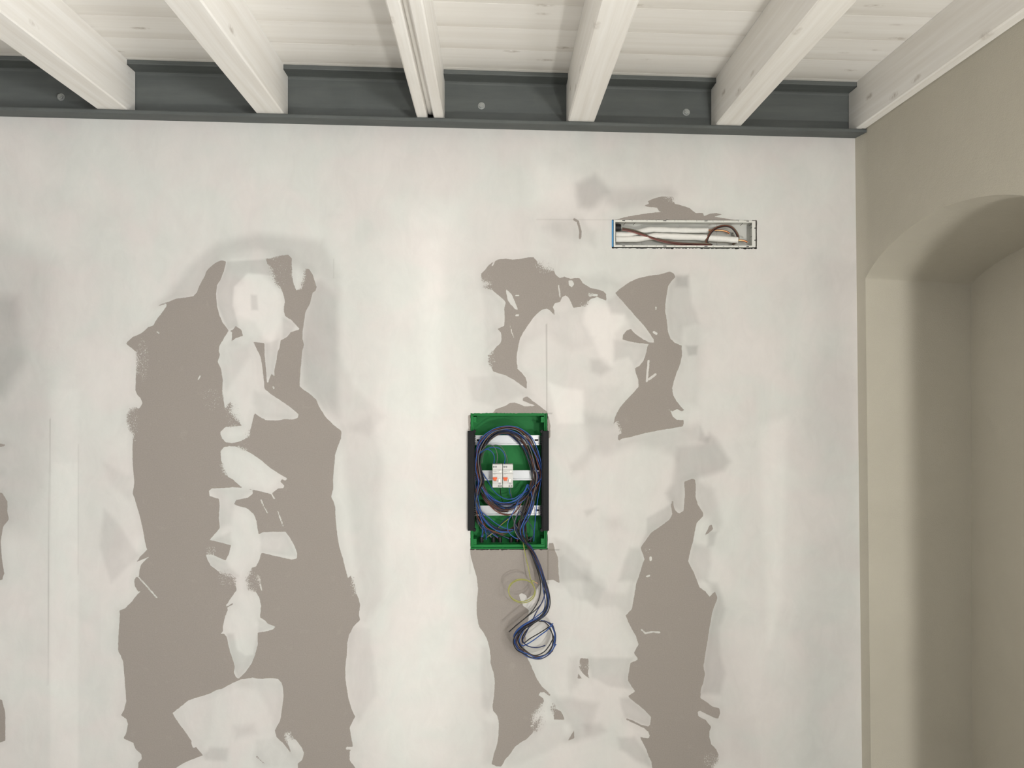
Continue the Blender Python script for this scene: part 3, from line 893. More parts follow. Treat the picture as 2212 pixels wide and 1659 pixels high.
# ------------------------------------------------------------------ rafters
def rafter_mesh(x0, x1, skew, z0=Z_FL, y_back=-0.004, tail=0.0):
    """beam with chamfered lower edges; its end is notched under the channel's top flange"""
    mb = MB()
    c = 0.004
    yf = -FLW - 0.0015

    def sect(y, ztop):
        dx = skew * (y + FLW) * -1.0
        xe = x1 - tail if y > yf - 1e-6 and ztop < Z_WT else x1
        return [shear((x + dx, y, z)) for x, z in ((x0, ztop), (x0, z0 + c), (x0 + c, z0), (xe - c, z0), (xe, z0 + c), (xe, ztop))]
    secs = [sect(y_back, Z_WT - 0.0025), sect(yf, Z_WT - 0.0025), sect(yf, Z_CE - 0.0005)]
    ny = 24
    for k in range(1, ny + 1):
        secs.append(sect(yf + (Y_R + 0.002 - yf) * k / ny, Z_CE - 0.0005))
    vs_ = [p for s in secs for p in s]
    fs = []
    for i in range(len(secs) - 1):
        for j in range(6):
            j2 = (j + 1) % 6
            if i == 1 and j != 5:
                if j in (0, 4):
                    pass
            fs.append([i * 6 + j, i * 6 + j2, (i + 1) * 6 + j2, (i + 1) * 6 + j])
    fs.append([5, 4, 3, 2, 1, 0])
    e = (len(secs) - 1) * 6
    fs.append([e + k for k in range(6)])
    mb.add(vs_, fs)
    return mb


def rx(u):
    return W(u, 255, -FLW).x


RAF = [(207.4, 274.3, 0.008, 'white rafter at the far left, entering the channel beside the leftmost bolt'),
       (552.0, 612.2, 0.012, 'white rafter second from the left, between two boltless stretches of channel'),
       (1226.9, 1284.5, -0.003, 'white rafter between the middle bolt and the right-hand bolt of the channel'),
       (1546.8, 1603.0, -0.006, 'white rafter just right of the right-hand bolt, above the wall duct'),
       ]
for u0, u1, sk, lab in RAF:
    o = rafter_mesh(rx(u0), rx(u1), sk).build('rafter', MAT['rafter'], origin=shear((rx(u0), -FLW, Z_FL)))
    tag(o, lab, 'rafter', 'solid white rafters')
# the one against the right wall
xw = xw_(EYE + 0.9, -1) - 0.001
o = rafter_mesh(rx(1850.8), xw, 0.0, tail=0.012).build('rafter', MAT['rafter'], origin=shear((rx(1850.8), -FLW, Z_FL)))
tag(o, 'white rafter lying against the right-hand plastered wall', 'rafter', 'solid white rafters')
# the double one: two boards with a narrower filler strip set back between them
t_ = root('double_rafter', shear((rx(900), -FLW, Z_FL)), 'double white rafter of two thin boards with a groove between them', 'rafter')
child(rafter_mesh(rx(899.7), rx(922.3), 0.003), 'side_board', MAT['rafter'], t_)
child(rafter_mesh(rx(936.2), rx(958.3), 0.0), 'side_board', MAT['rafter'], t_)
child(rafter_mesh(rx(922.6), rx(935.9), 0.0015, z0=Z_FL + 0.022, y_back=-0.03), 'groove_strip', MAT['rafter'], t_)

# ------------------------------------------------------------------ distribution box
YB = 0.088                       # depth of the box floor behind the board face
bx0, bx1 = HB[0].x + 0.0012, HB[1].x - 0.0020
bz1, bz0 = HB[0].z - 0.0002, HB[1].z + 0.0030
box = root('distribution_box', ((bx0 + bx1) / 2, YB, bz0), 'open green recessed distribution box with black side brackets and metal rails', 'electrical box')
mb = MB()
th = 0.003
mb.box(bx0, bx1, YB, YB + th, bz0, bz1)
mb.box(bx0, bx0 + th, 0.003, YB, bz0, bz1)
mb.box(bx1 - th, bx1, 0.003, YB, bz0, bz1)
mb.box(bx0 + th, bx1 - th, 0.003, YB, bz1 - th, bz1)
mb.box(bx0 + th, bx1 - th, 0.003, YB, bz0, bz0 + th)
child(mb, 'box_shell', MAT['green'], box)
# stepped inner rim and corner posts
mb = MB()
s_ = 0.0065
a0, a1, c0, c1 = bx0 + th, bx1 - th, bz0 + th, bz1 - th
mb.box(a0, a0 + s_, 0.012, 0.030, c0, c1, 0.0008)
mb.box(a1 - s_, a1, 0.012, 0.030, c0, c1, 0.0008)
mb.box(a0 + s_, a1 - s_, 0.012, 0.030, c1 - s_, c1, 0.0008)
mb.box(a0 + s_, a1 - s_, 0.012, 0.030, c0, c0 + s_ * 1.6, 0.0008)
child(mb, 'inner_rim', MAT['green'], box)
for (px, pz) in ((a0 + s_, c1 - 0.030), (a1 - s_ - 0.011, c1 - 0.030), (a0 + s_, c0 + s_ * 1.6), (a1 - s_ - 0.011, c0 + s_ * 1.6)):
    mb = MB().box(px, px + 0.011, 0.016, YB - 0.001, pz, pz + 0.020, 0.0008)
    mb.box(px + 0.002, px + 0.009, 0.0145, 0.016, pz + 0.012, pz + 0.015)
    mb.box(px + 0.002, px + 0.009, 0.0145, 0.016, pz + 0.004, pz + 0.0065)
    child(mb, 'corner_post', MAT['green'], box)
# black side brackets standing proud of the board
for s, (u0, u1) in ((-1, (1010.5, 1022.8)), (1, (1172.5, 1185.5))):
    p0, p1 = W(u0, 931, -0.013), W(u1, 1146.5, -0.013)
    mb = MB()
    mb.box(p0.x, p1.x, -0.0145, -0.001, p1.z, p0.z, 0.0012)
    inner = (p1.x - 0.002, p1.x + 0.0035) if s < 0 else (p0.x - 0.0035, p0.x + 0.002)
    mb.box(inner[0], inner[1], -0.010, 0.060, p1.z + 0.004, p0.z - 0.004, 0.0008)
    xi = p1.x + 0.003 if s < 0 else p0.x - 0.003
    for pz in (p0.z - 0.002, p1.z + 0.002):
        mb.cyl((xi, -0.012, pz), (0, 1, 0), 0.0055, 0.02, 16)
    br = child(mb, 'side_bracket', MAT['black_pl'], box, 'black plastic mounting bracket')
    for vz in (951, 1027, 1103):
        mb = MB()
        q = W(1100, vz, 0.03).z
        for dz in (-0.014, -0.007, 0, 0.007, 0.014):
            mb.box(xi - 0.0045 if s < 0 else xi - 0.0035, xi + 0.0035 if s < 0 else xi + 0.0045, 0.010, 0.030, q + dz - 0.0018, q + dz + 0.0018)
        mb.box(xi - 0.0045 if s < 0 else xi + 0.0035, xi - 0.0035 if s < 0 else xi + 0.0045, 0.012, 0.030, q - .016, q + .016)
        child(mb, 'notch_rack', MAT['black_dk'], br)
# three top-hat rails
for u0, u1, v in ((1026, 1166, 951), (1028, 1168, 1027), (1028, 1168, 1103)):
    y0 = 0.032
    p = W(u0, v, y0); q = W(u1, v, y0)
    zc = p.z
    mb = MB()
    pr = [(y0, 0.0175), (y0, 0.0135), (y0 + 0.0065, 0.0130), (y0 + 0.0065, -0.0130), (y0, -0.0135), (y0, -0.0175)]
    tk = 0.001
    ring = [(yy_, z_) for yy_, z_ in pr] + [(yy_ + tk, z_ * (0.97 if abs(z_) < 0.0172 else 1)) for yy_, z_ in pr[::-1]]
    m_ = len(ring)
    vv = []
    for X_ in (p.x, q.x):
        vv += [(X_, yy_, zc + z_) for yy_, z_ in ring]
    mb.add(vv, [[j, (j + 1) % m_, m_ + (j + 1) % m_, m_ + j] for j in range(m_)])
    mb.add(vv[:m_], [list(range(m_))])
    mb.add(vv[m_:], [list(range(m_))[::-1]])
    rl = child(mb, 'mounting_rail', MAT['rail'], box, 'shiny metal top-hat rail')
    for X_ in (p.x + 0.006, q.x - 0.018):
        child(MB().box(X_, X_ + 0.013, y0 + 0.0058, y0 + 0.0066, zc - 0.003, zc + 0.003, 0.0003), 'rail_slot', MAT['mark'], rl)
# corrugated conduit stubs coming through the floor of the box
for u in (1040, 1066, 1080, 1104, 1118, 1146):
    p = W(u, 1168, 0.055)
    mb = MB()
    for k in range(6):
        mb.cyl((p.x, 0.055, c0 + 0.0125 + k * 0.003 - 0.001), (0, 0, 1), 0.0075, 0.0017, 16)
        mb.cyl((p.x, 0.055, c0 + 0.0125 + k * 0.003 + 0.0005), (0, 0, 1), 0.0066, 0.0017, 16)
    child(mb, 'conduit_stub', MAT['black_dk'], box, 'black corrugated conduit end')

# circuit breakers clipped on the middle rail
for k, (u0, u1, lab) in enumerate(((1063.8, 1085.4, 'left circuit breaker with orange lever on the middle rail of the green box'),
                                    (1086.2, 1108.3, 'right circuit breaker with orange lever on the middle rail of the green box'))):
    yf = -0.020
    p0, p1 = W(u0, 1003.5, yf), W(u1, 1054.0, yf)
    x0, x1, z1, z0 = p0.x, p1.x, p0.z, p1.z
    w, h = x1 - x0, z1 - z0
    br = root('circuit_breaker', ((x0 + x1) / 2, yf + 0.02, z0), lab, 'circuit breaker', 'circuit breakers on the middle rail')
    mb = MB()
    mb.box(x0, x1, yf + 0.018, 0.031, z0, z1, 0.0008)                                    # body
    mb.box(x0 + 0.0002, x1 - 0.0002, yf + 0.005, yf + 0.018, z0 + h * 0.20, z1 - h * 0.24, 0.001)     # raised middle
    mb.box(x0 + 0.0002, x1 - 0.0002, yf, yf + 0.018, z0 + h * 0.33, z1 - h * 0.40, 0.001)              # nose
    mb.box(x0 + 0.0001, x1 - 0.0001, yf + 0.008, yf + 0.020, z1 - h * 0.235, z1 - 0.0005, 0.0008)
    mb.box(x0 + 0.0001, x1 - 0.0001, yf + 0.008, yf + 0.020, z0 + 0.0005, z0 + h * 0.195, 0.0008)
    child(mb, 'breaker_housing', MAT['breaker'], br)
    mb = MB()
    mb.box(x0 + w * .03, x0 + w * .47, yf - 0.006, yf + 0.002, z0 + h * 0.385, z0 + h * 0.455, 0.0008)
    mb.box(x0 + w * .10, x0 + w * .40, yf - 0.010, yf + 0.002, z0 + h * 0.325, z0 + h * 0.40, 0.001)
    child(mb, 'lever', MAT['orange'], br, 'orange switch lever')
    mb = MB().box(x0 + w * .58, x0 + w * .80, yf - 0.004, yf + 0.002, z0 + h * 0.25, z0 + h * 0.40, 0.0012)
    child(mb, 'rocker', MAT['white_pl'], br, 'white rocker beside the lever')
    mb = MB().cyl((x0 + w * .78, yf + 0.0055, z0 + h * 0.70), (0, -1, 0), 0.0036, 0.003, 20)
    child(mb, 'test_button', MAT['white_pl'], br, 'round white test button')
    for fx, fz in ((.14, .895), (.35, .895), (.64, .065), (.86, .065)):
        mb = MB().cyl((x0 + w * fx, yf + 0.0085, z0 + h * fz), (0, -1, 0), 0.0029, 0.0011, 18)
        mb2 = MB().cyl((x0 + w * fx, yf + 0.0074, z0 + h * fz), (0, -1, 0), 0.0017, 0.0007, 14)
        sc_ = child(mb, 'terminal_hole', MAT['mark'], br, 'dark terminal screw hole')
        child(mb2, 'screw_head', MAT['bolt'], sc_)
    mb = MB()
    for (fx0, fx1, fz, hh) in ((.08, .40, .70, .012), (.08, .46, .62, .008), (.08, .30, .585, .007), (.10, .40, .285, .018), (.60, .86, .165, .014), (.62, .84, .135, .007)):
        yy_ = yf - 0.0004 if .33 < fz < .60 else (yf + 0.0046 if .20 < fz < .76 else yf + 0.0076)
        child(MB().box(x0 + w * fx0, x0 + w * fx1, yy_, yy_ + 0.0008, z0 + h * fz, z0 + h * (fz + hh)), 'printed_mark', MAT['print'], br, 'small grey printed marking')

# ------------------------------------------------------------------ wires
Z5 = (980, 870, 9.217)
Z6 = (980, 1040, 9.217)
ZC = (1000, 1170, 6.9125)
Z7 = (1020, 1160, 5.925)
Z4 = (1280, 380, 5.267)


def wpath(parts):
    """parts: list of (tile, 'x y depth_mm ...'); depth in mm in front of the board (positive = towards the room)"""
    out = []
    for (ox, oy, sc), s in parts:
        n = [float(q) for q in s.split()]
        for i in range(0, len(n), 3):
            out.append(W(ox + n[i] / sc, oy + n[i + 1] / sc, -n[i + 2] / 1000))
    return out


def wire(pts, mat, r, label, group, name='electrical_wire', seg=7, tip=None, nside=8):
    path = smooth_path(pts, seg)
    o0 = path[0].copy()
    mb = MB().tube(path, r, nside)
    if tip:
        t = root(name, o0, label, 'wire', group)
        child(mb, 'sheath', MAT[mat], t)
        d = (path[-1] - path[-2]).normalized()
        child(MB().tube([path[-1] - d * 0.001, path[-1] + d * tip * .5, path[-1] + d * tip], r * 0.5, 6), 'bare_end', MAT['copper'], t, 'bare copper end')
        return t
    o = mb.build(name, MAT[mat], origin=o0)
    return tag(o, label, 'wire', group)


G_IN = 'wires coiled inside the green box'
# wires looping up out of the breakers
wire(wpath([(Z5, '800 1240 -8 808 1080 -2 770 990 0 700 935 0 640 930 -4 560 975 -8 500 1040 -14 450 1160 -20 430 1320 -24 440 1500 -26'), (Z6, '560 100 -22 700 260 -16 900 400 -12 1060 425 -10 1220 390 -8 1380 260 -10 1470 90 -16')]),
     'blue_w', .0016, 'blue wire arching from the top of the left breaker to the left', G_IN)
wire(wpath([(Z5, '850 1240 -8 872 1080 0 850 960 2 800 870 2 720 835 0 640 860 -4 560 950 -10 480 1060 -16 440 1230 -22 420 1450 -26'), (Z6, '430 200 -22 470 420 -18 510 600 -14 545 700 -12')]),
     'grey_w', .0013, 'thin grey wire arching highest out of the left breaker', G_IN)
wire(wpath([(Z5, '1005 1240 -8 1025 1090 -2 985 980 0 900 905 0 800 890 0 680 905 -4 580 960 -8 500 1010 -14 445 1150 -20 430 1400 -26'), (Z6, '440 100 -24 520 500 -18 560 660 -14 700 860 -12 900 1000 -10 1080 1010 -12')]),
     'blue_w', .0016, 'blue wire arching from the top of the right breaker to the left', G_IN)
wire(wpath([(Z5, '1060 1240 -8 1062 1110 -4 1010 970 -4 940 870 -10 820 840 -20 700 900 -30 600 1000 -40 560 1200 -50')]),
     'grey_w', .0013, 'thin grey wire leaving the top of the right breaker', G_IN)
for s, nm, lab in (('925 130 -30 935 220 -38 950 330 -46 980 420 -56', 'black_w', 'short black wire below the left breaker'), ('1105 130 -30 1110 210 -36 1150 320 -44 1180 400 -50', 'blue_w', 'short blue wire below the right breaker'),
                   ('1140 130 -30 1135 210 -36 1160 320 -40', 'grey_w', 'short thin grey wire below the right breaker')):
    wire(wpath([(Z6, s)]), nm, .0012, lab, G_IN)
# the outermost blue loop
wire(wpath([(Z5, '430 1030 -26 455 900 -16 500 780 -8 560 690 -4 680 590 0 830 505 2 1000 468 3 1130 465 3 1280 492 3 1450 590 2 1560 700 0 1650 880 -2 1720 1100 -4 1752 1300 -6 1745 1500 -8'), (Z6, '1700 200 -12 1660 450 -18 1620 800 -24 1595 1190 -34')]),
     'blue_w', .00165, 'bright blue wire forming the topmost arc of the coil in the green box', G_IN)

cols = ['black_w', 'navy_w', 'black_w', 'blue_w', 'brown_w', 'navy_w', 'brown_w', 'blue_w', 'black_w', 'brown_w', 'navy_w', 'black_w', 'rust_w', 'blue_w', 'brown_w', 'grey_w', 'navy_w', 'brown_w', 'black_w', 'blue_w', 'brown_w', 'navy_w', 'black_w', 'rust_w', 'brown_w', 'blue_w']
CN = {'brown_w': 'brown', 'blue_w': 'blue', 'black_w': 'black', 'navy_w': 'dark blue', 'rust_w': 'red-brown', 'grey_w': 'grey'}
rr = random.Random(5)
# big coil: from the left side over the top, down the right side
for i, cn in enumerate(cols):
    t = i / (len(cols) - 1)
    # control stations: (inner x,y) to (outer x,y) in Z5 pixels
    st_ = [((600, 1560), (470, 1560)), ((545, 1330), (430, 1330)), ((540, 1120), (440, 1080)), ((640, 850), (500, 850)), ((800, 680), (690, 600)), ((960, 615), (950, 500)), ((1120, 640), (1150, 480)), ((1260, 760), (1350, 540)),
           ((1390, 930), (1530, 700)), ((1480, 1130), (1640, 930)), ((1540, 1330), (1730, 1200)), ((1580, 1520), (1760, 1480))]
    dp = (12 + 34 * ((i * 7) % len(cols)) / len(cols)) / 1000
    pts = []
    ph = rr.random() * 6.28
    ux = rr.choice((1040, 1066, 1080, 1104))
    if i % 2:
        pts += [W(ux + rr.uniform(-3, 3), 1165, 0.055), W(1040 + rr.uniform(-6, 10), 1135, 0.05), W(1030 + rr.uniform(-3, 4), 1095, dp + .008), W(1028 + 9 * (1 - t) + rr.uniform(-1, 1), 1065, dp)]
    else:
        pts += [W(1120 + rr.uniform(-8, 8), 1090 + 8 * t, 0.05), W(1085, 1096 + 10 * t, dp + .006), W(1056 - 6 * t, 1080 + 6 * t, dp), W(1038, 1058, dp)]
    for k, (a_, b_) in enumerate(st_):
        tt = min(1, max(0, t + 0.18 * math.sin(ph + k * 0.7)))
        x = a_[0] + (b_[0] - a_[0]) * tt + rr.uniform(-9, 9)
        y = a_[1] + (b_[1] - a_[1]) * tt + rr.uniform(-9, 9)
        dep = -6 - 38 * ((i * 7) % len(cols)) / len(cols)
        pts.append(W(Z5[0] + x / Z5[2], Z5[1] + y / Z5[2], -dep / 1000))
    # then down the right side, fanning to the bottom, or sweeping back under as a U
    mode = i % 3
    if mode == 0:
        xe = rr.uniform(1280, 1460)
        tail = [(1650 - 150 * (1 - t), 250), (1590 - 170 * (1 - t), 500), (1500 - 120 * (1 - t), 720), (xe, 900), (xe + rr.uniform(-20, 60), 1180)]
    elif mode == 1:
        tail = [(1600 - 60 * (1 - t), 120), (1430, 330), (1260, 420 + 60 * t), (1080, 440 + 120 * t), (880, 400 + 130 * t), (700, 260 + 90 * t), (560 - 20 * t, 60), (490 - 20 * t, -250), (470, -600), (560, -900)]
    else:
        tail = [(1600, 230), (1490, 470), (1350, 700 + 30 * t), (1240, 880), (1080, 950 + 50 * t), (880, 930 + 50 * t), (690, 800 + 60 * t), (540, 600), (450, 350), (430, 0), (420, -400), (500, -800)]
    for x, y in tail:
        pts.append(W(Z6[0] + (x + rr.uniform(-12, 12)) / Z6[2], Z6[1] + (y + rr.uniform(-12, 12)) / Z6[2], (12 + 34 * ((i * 7) % len(cols)) / len(cols)) / 1000))
    where = ['running down right', 'turning back below breakers', 'sweeping low'][mode]
    wire(pts, cn, .00165, '%s wire of the green box coil, %s, %s' % (CN[cn], ['inner side', 'middle', 'outer side'][min(2, int(t * 3))], where), G_IN)
# brown arcs over the bottom rail and blue arcs below it
ARCS = [('brown_w', '570 120 -20 640 300 -18 760 480 -14 900 600 -12 1060 655 -12 1180 640 -14 1300 520 -18 1390 340 -22', 'brown'), ('rust_w', '560 60 -24 640 330 -20 780 540 -14 960 650 -10 1100 665 -10 1230 610 -14 1340 430 -20', 'red-brown'),
        ('brown_w', '600 60 -24 720 320 -18 860 500 -12 1000 570 -10 1140 560 -12 1260 470 -16', 'brown'), ('black_w', '590 20 -26 700 330 -20 830 460 -14 980 510 -12 1160 520 -12', 'black'),
        ('blue_w', '520 20 -18 620 210 -14 760 340 -10 900 410 -8 1020 425 -6 1160 400 -6 1280 330 -8 1400 200 -12 1470 60 -16', 'blue'), ('blue_w', '700 20 -26 780 160 -20 900 280 -14 1040 345 -10 1180 345 -10 1300 280 -14', 'blue'),
        ('navy_w', '540 20 -20 640 230 -16 800 390 -12 960 460 -10 1120 470 -10 1240 410 -12 1380 300 -16', 'dark blue'),
        ('blue_w', '430 400 -20 540 590 -16 700 720 -14 880 860 -12 1050 940 -12 1190 955 -14 1320 890 -20', 'blue'), ('blue_w', '470 520 -22 560 700 -18 690 870 -14 850 970 -12 1040 1000 -12 1180 980 -16', 'blue'),
        ('rust_w', '460 640 -26 600 860 -20 720 960 -16 860 1010 -14 1000 1020 -16', 'red-brown'), ('brown_w', '480 700 -28 620 890 -22 760 990 -18 900 1035 -18 1060 1030 -22', 'brown'),
        ('blue_w', '440 480 -24 520 680 -20 600 900 -22 640 1020 -30 650 1160 -40', 'blue'), ('navy_w', '1140 690 -40 1020 760 -44 900 880 -48 760 1000 -50 600 1160 -52', 'dark blue'), ('gy_w', '1100 740 -46 960 850 -50 800 1010 -52 560 1180 -56', 'yellow-green'),
        ('blue_w', '1480 60 -22 1330 330 -16 1260 450 -10 1180 620 -4 1100 760 2 1070 900 6 1100 1020 10 1200 1110 14 1290 1150 18', 'blue'), ]
DS = ['highest of the arcs over the bottom rail', 'low arc across the bottom rail', 'small arc over the bottom rail', 'arc just above the bottom rail', 'long shallow U under the breakers', 'innermost U right under the breakers', 'U under the breakers, behind the bright blue one',
      'upper of the arcs below the bottom rail', 'lower of the arcs below the bottom rail', 'arc in the bottom left of the box', 'lowest brown arc in the bottom left of the box', 'steep run down the lower left of the box',
      'slanting run behind the arcs at the bottom', 'slanting run behind the arcs at the bottom', 'loop swinging down to the bundle that leaves the box']
for ai, ((cn, s, nm), dsc) in enumerate(zip(ARCS, DS)):
    parts = [(Z6, s)]
    if ai < 7:
        parts = [(Z5, '%d 1000 -46 %d 1300 -34' % (560 - 12 * ai, 470 + 12 * ai))] + parts + [(Z6, '%d 120 -36 1590 -200 -42 1560 -520 -48 1440 -850 -50' % (1490 + 10 * ai))]
    elif ai < 11:
        parts = [(Z5, '%d 1250 -40 430 1600 -32' % (440 + 8 * ai))] + parts + [(Z6, '1440 700 -38 1560 350 -44 1600 0 -46 1560 -400 -48')]
    wire(wpath(parts), cn, .00165, '%s wire in the green box, %s' % (nm, dsc), G_IN)

# the hanging bundle
G_H = 'wires hanging out of the green box'
HB_ = [
    # black wire whose end points to the lower left
    ('black_w', [(Z6, '1200 900 -4 1260 1080 8 1360 1190 16'), (ZC, '960 40 22 1030 150 30 1100 300 38 1150 440 46 1185 590 56 1180 740 66 1140 880 74 1050 1020 80 930 1140 84 800 1245 86 685 1350 84')], 'upper of two black hanging wires that end left of the lower coil'),
    ('black_w', [(Z6, '1250 940 -6 1330 1100 6 1420 1220 16'), (ZC, '985 60 24 1045 150 32 1110 300 42 1165 450 52 1195 600 62 1200 760 70 1170 900 78 1090 1010 82 960 1120 86 820 1230 88 700 1335 88')], 'lower of two black hanging wires that end left of the lower coil'),
    # long ones into the coil
    ('blue_w', [(Z6, '1450 60 -24 1560 300 -16 1500 560 -10 1380 840 -2 1330 1000 6 1400 1180 16'), (ZC, '975 50 24 1050 170 34 1120 330 44 1170 480 54 1220 620 62 1265 760 70 1280 900 76 1240 1040 80 1130 1140 86 1000 1200 88 870 1280 88 790 1370 84 772 1480 80 800 1600 76'), (Z7, '720 1500 70 830 1545 66 950 1500 62 1030 1400 58 1060 1280 54 1030 1160 50 960 1090 48 880 1065 50')], 'hanging blue wire making the outermost turn of the lower coil'),
    ('navy_w', [(Z6, '1500 100 -26 1590 320 -18 1500 620 -12 1340 900 -4 1360 1080 6 1440 1230 16'), (ZC, '995 70 26 1065 190 36 1135 350 46 1190 500 56 1245 640 64 1285 800 72 1290 940 78 1235 1080 82 1120 1170 86 990 1230 86 880 1300 84 800 1400 80 790 1500 74'), (Z7, '640 1430 68 740 1530 62 860 1550 58 980 1480 54 1050 1360 50 1065 1250 48 1030 1130 48 950 1080 50')], 'hanging dark blue wire just inside the outermost turn of the lower coil'),
    ('black_w', [(Z6, '1550 200 -26 1450 620 -14 1310 880 -4 1380 1100 8'), (ZC, '980 70 24 1050 180 34 1125 340 44 1185 500 54 1240 660 64 1275 820 72 1275 960 78 1220 1090 82 1110 1180 84 980 1260 82 870 1340 78 810 1450 72'), (Z7, '590 1370 66 680 1480 62 790 1520 58 900 1480 56 980 1400 54 1030 1310 52')], 'hanging black wire around the bottom of the lower coil'),
    ('brown_w', [(Z6, '1500 300 -22 1400 600 -14 1290 860 -4 1360 1070 8'), (ZC, '970 55 26 1045 165 36 1125 320 46 1190 520 56 1225 640 64 1262 790 72 1270 940 76 1210 1080 80 1100 1160 84 980 1230 84 860 1330 80 805 1440 76 815 1560 72'), (Z7, '680 1470 68 800 1530 64 930 1510 60 1035 1455 58')], 'hanging brown wire ending at the lower right of the lower coil'),
    ('blue_w', [(Z6, '1600 400 -22 1500 700 -14 1400 880 -6 1420 1100 8'), (ZC, '990 50 22 1060 160 32 1130 310 42 1180 460 52 1195 600 60 1220 760 68 1245 900 74 1225 1020 78 1140 1100 82 1020 1180 84 900 1250 84 810 1330 82 770 1420 80 810 1540 78'), (Z7, '640 1470 74 760 1545 70 900 1530 66 1010 1460 62 1075 1370 60')], 'hanging blue wire ending at the right of the lower coil'),
    ('navy_w', [(Z6, '1300 600 -14 1220 840 -6 1290 1080 6 1380 1210 14'), (ZC, '965 60 26 1040 175 36 1110 330 44 1165 480 54 1200 640 64 1195 800 70 1150 930 76 1080 1050 80 980 1250 78 900 1400 74 860 1480 70 910 1540 66 1000 1575 62 1120 1580 58 1230 1550 56')], 'hanging dark blue wire crossing the lower coil as a shallow inner arc'),
    ('black_w', [(Z6, '1350 700 -16 1300 900 -6 1360 1120 8'), (ZC, '1000 80 22 1070 200 32 1140 350 42 1195 520 52 1240 700 62 1260 860 70 1240 1000 76 1150 1120 82'), (Z7, '800 1090 76 700 1180 72 630 1290 68 650 1360 64 740 1300 62 860 1230 62 985 1150 62')], 'hanging black wire whose straight end lies across the lower coil'),
    ('blue_w', [(Z6, '1400 800 -18 1340 960 -8 1400 1150 8'), (ZC, '1005 60 20 1080 180 30 1150 340 40 1200 500 50 1245 660 58 1285 840 66 1280 980 72 1200 1090 78 1080 1160 82 960 1240 82'), (Z7, '700 1130 78 640 1250 74 615 1340 70 660 1390 66 760 1340 64 880 1250 64 960 1190 66 1035 1105 70')], 'hanging blue wire whose straight end sticks out top right of the lower coil'),
    ('black_w', [(Z6, '1480 260 -20 1380 640 -10 1330 900 0 1400 1120 12'), (ZC, '985 65 26 1052 175 38 1122 335 48 1176 470 58 1228 640 66 1268 800 74 1262 950 80 1190 1100 84 1080 1190 88 930 1270 88 830 1360 84 778 1470 80 820 1590 74'), (Z7, '680 1480 68 790 1530 64 920 1510 60 1030 1420 56 1050 1290 52 1010 1170 50 930 1090 50 850 1075 54')], 'hanging black wire following the full turn of the lower coil'),
    ('black_w', [(Z6, '1420 360 -22 1340 700 -10 1300 940 0 1380 1140 12'), (ZC, '975 60 22 1040 170 32 1108 330 42 1160 460 52 1205 620 60 1235 780 68 1240 940 74 1180 1080 78 1060 1180 80 920 1250 80 840 1330 76 800 1440 72 830 1560 66'), (Z7, '650 1440 62 750 1510 58 870 1530 54 970 1480 52 1020 1400 50 1040 1300 50 1000 1190 52 960 1150 54')], 'hanging black wire forming the inner side of the full turn of the lower coil'),
    ('navy_w', [(Z6, '1540 420 -24 1420 760 -12 1340 980 0 1410 1160 12'), (ZC, '1000 55 28 1070 170 40 1136 330 50 1196 490 60 1252 660 68 1288 820 76 1282 970 82 1215 1100 86 1090 1185 90 950 1265 90 850 1350 86 790 1460 82 800 1570 78'), (Z7, '650 1460 72 750 1540 68 880 1560 64 1000 1490 60 1055 1380 56 1062 1240 54 1010 1120 54 920 1070 56')], 'hanging dark blue wire outside the black ones in the lower coil'),
]
for i, (cn, parts, lab) in enumerate(HB_):
    pts = wpath(parts)
    ox_, oy_ = ((i * 37) % 10 - 4.5) * 0.0013, ((i * 53) % 10 - 4.5) * 0.0011
    n_ = len(pts)
    for k in range(3, n_ - 2):
        q_ = min(1.0, (k - 2) / 3, (n_ - 2 - k) / 3)
        sw = math.sin(k * 0.8 + i * 1.3)
        pts[k] += Vector((ox_ * q_ + 0.0012 * sw, oy_ * q_ + 0.001 * sw, 0.5 * ox_ * q_))
    wire(pts, cn, .0019, lab, G_H, seg=9)
wire(wpath([(Z6, '1160 680 -24 1210 820 -14 1300 960 -4 1400 1110 8 1450 1190 14 1430 1222 16 1340 1170 14 1250 1050 10 1205 920 4 1210 800 -4 1270 640 -14 1340 500 -20')]), 'grey_w', .00165, 'grey wire looping just above the bottom edge of the green box', G_IN)
wire(wpath([(Z6, '1320 590 -16 1450 740 -6 1540 880 0 1590 1000 4 1570 1110 10 1490 1165 14')]), 'navy_w', .0013, 'dark blue wire making a wide loop at the lower right of the green box', G_IN)
# yellow-green earth wire with its own small coil
p = [(Z6, '1300 1000 -20 1370 1180 -4'), (ZC, '905 50 12 925 160 26 955 300 40 985 430 52 1010 560 62')]
pts = wpath(p)
c_ = (1127.0, 1276.5)
for k in range(1, 27):
    a = math.radians(-48 + k * 29.0)
    rx_, ry_ = 28.6 + 1.0 * math.sin(k * .31), 24.6 + 1.4 * math.cos(k * .23)
    pts.append(W(c_[0] + rx_ * math.cos(a) + 1.2 * math.sin(k * .17), c_[1] + ry_ * math.sin(a) + 1.0 * math.cos(k * .19), -(0.066 + 0.0006 * k + .004 * math.sin(a))))
pts.append(W(1149, 1254.5, -0.084))
pts.append(W(1155, 1257.0, -0.084))
wire(pts, 'gy_w', .00165, 'yellow-green earth wire with its own small coil above the dark coil', G_H, tip=0.012, seg=6)

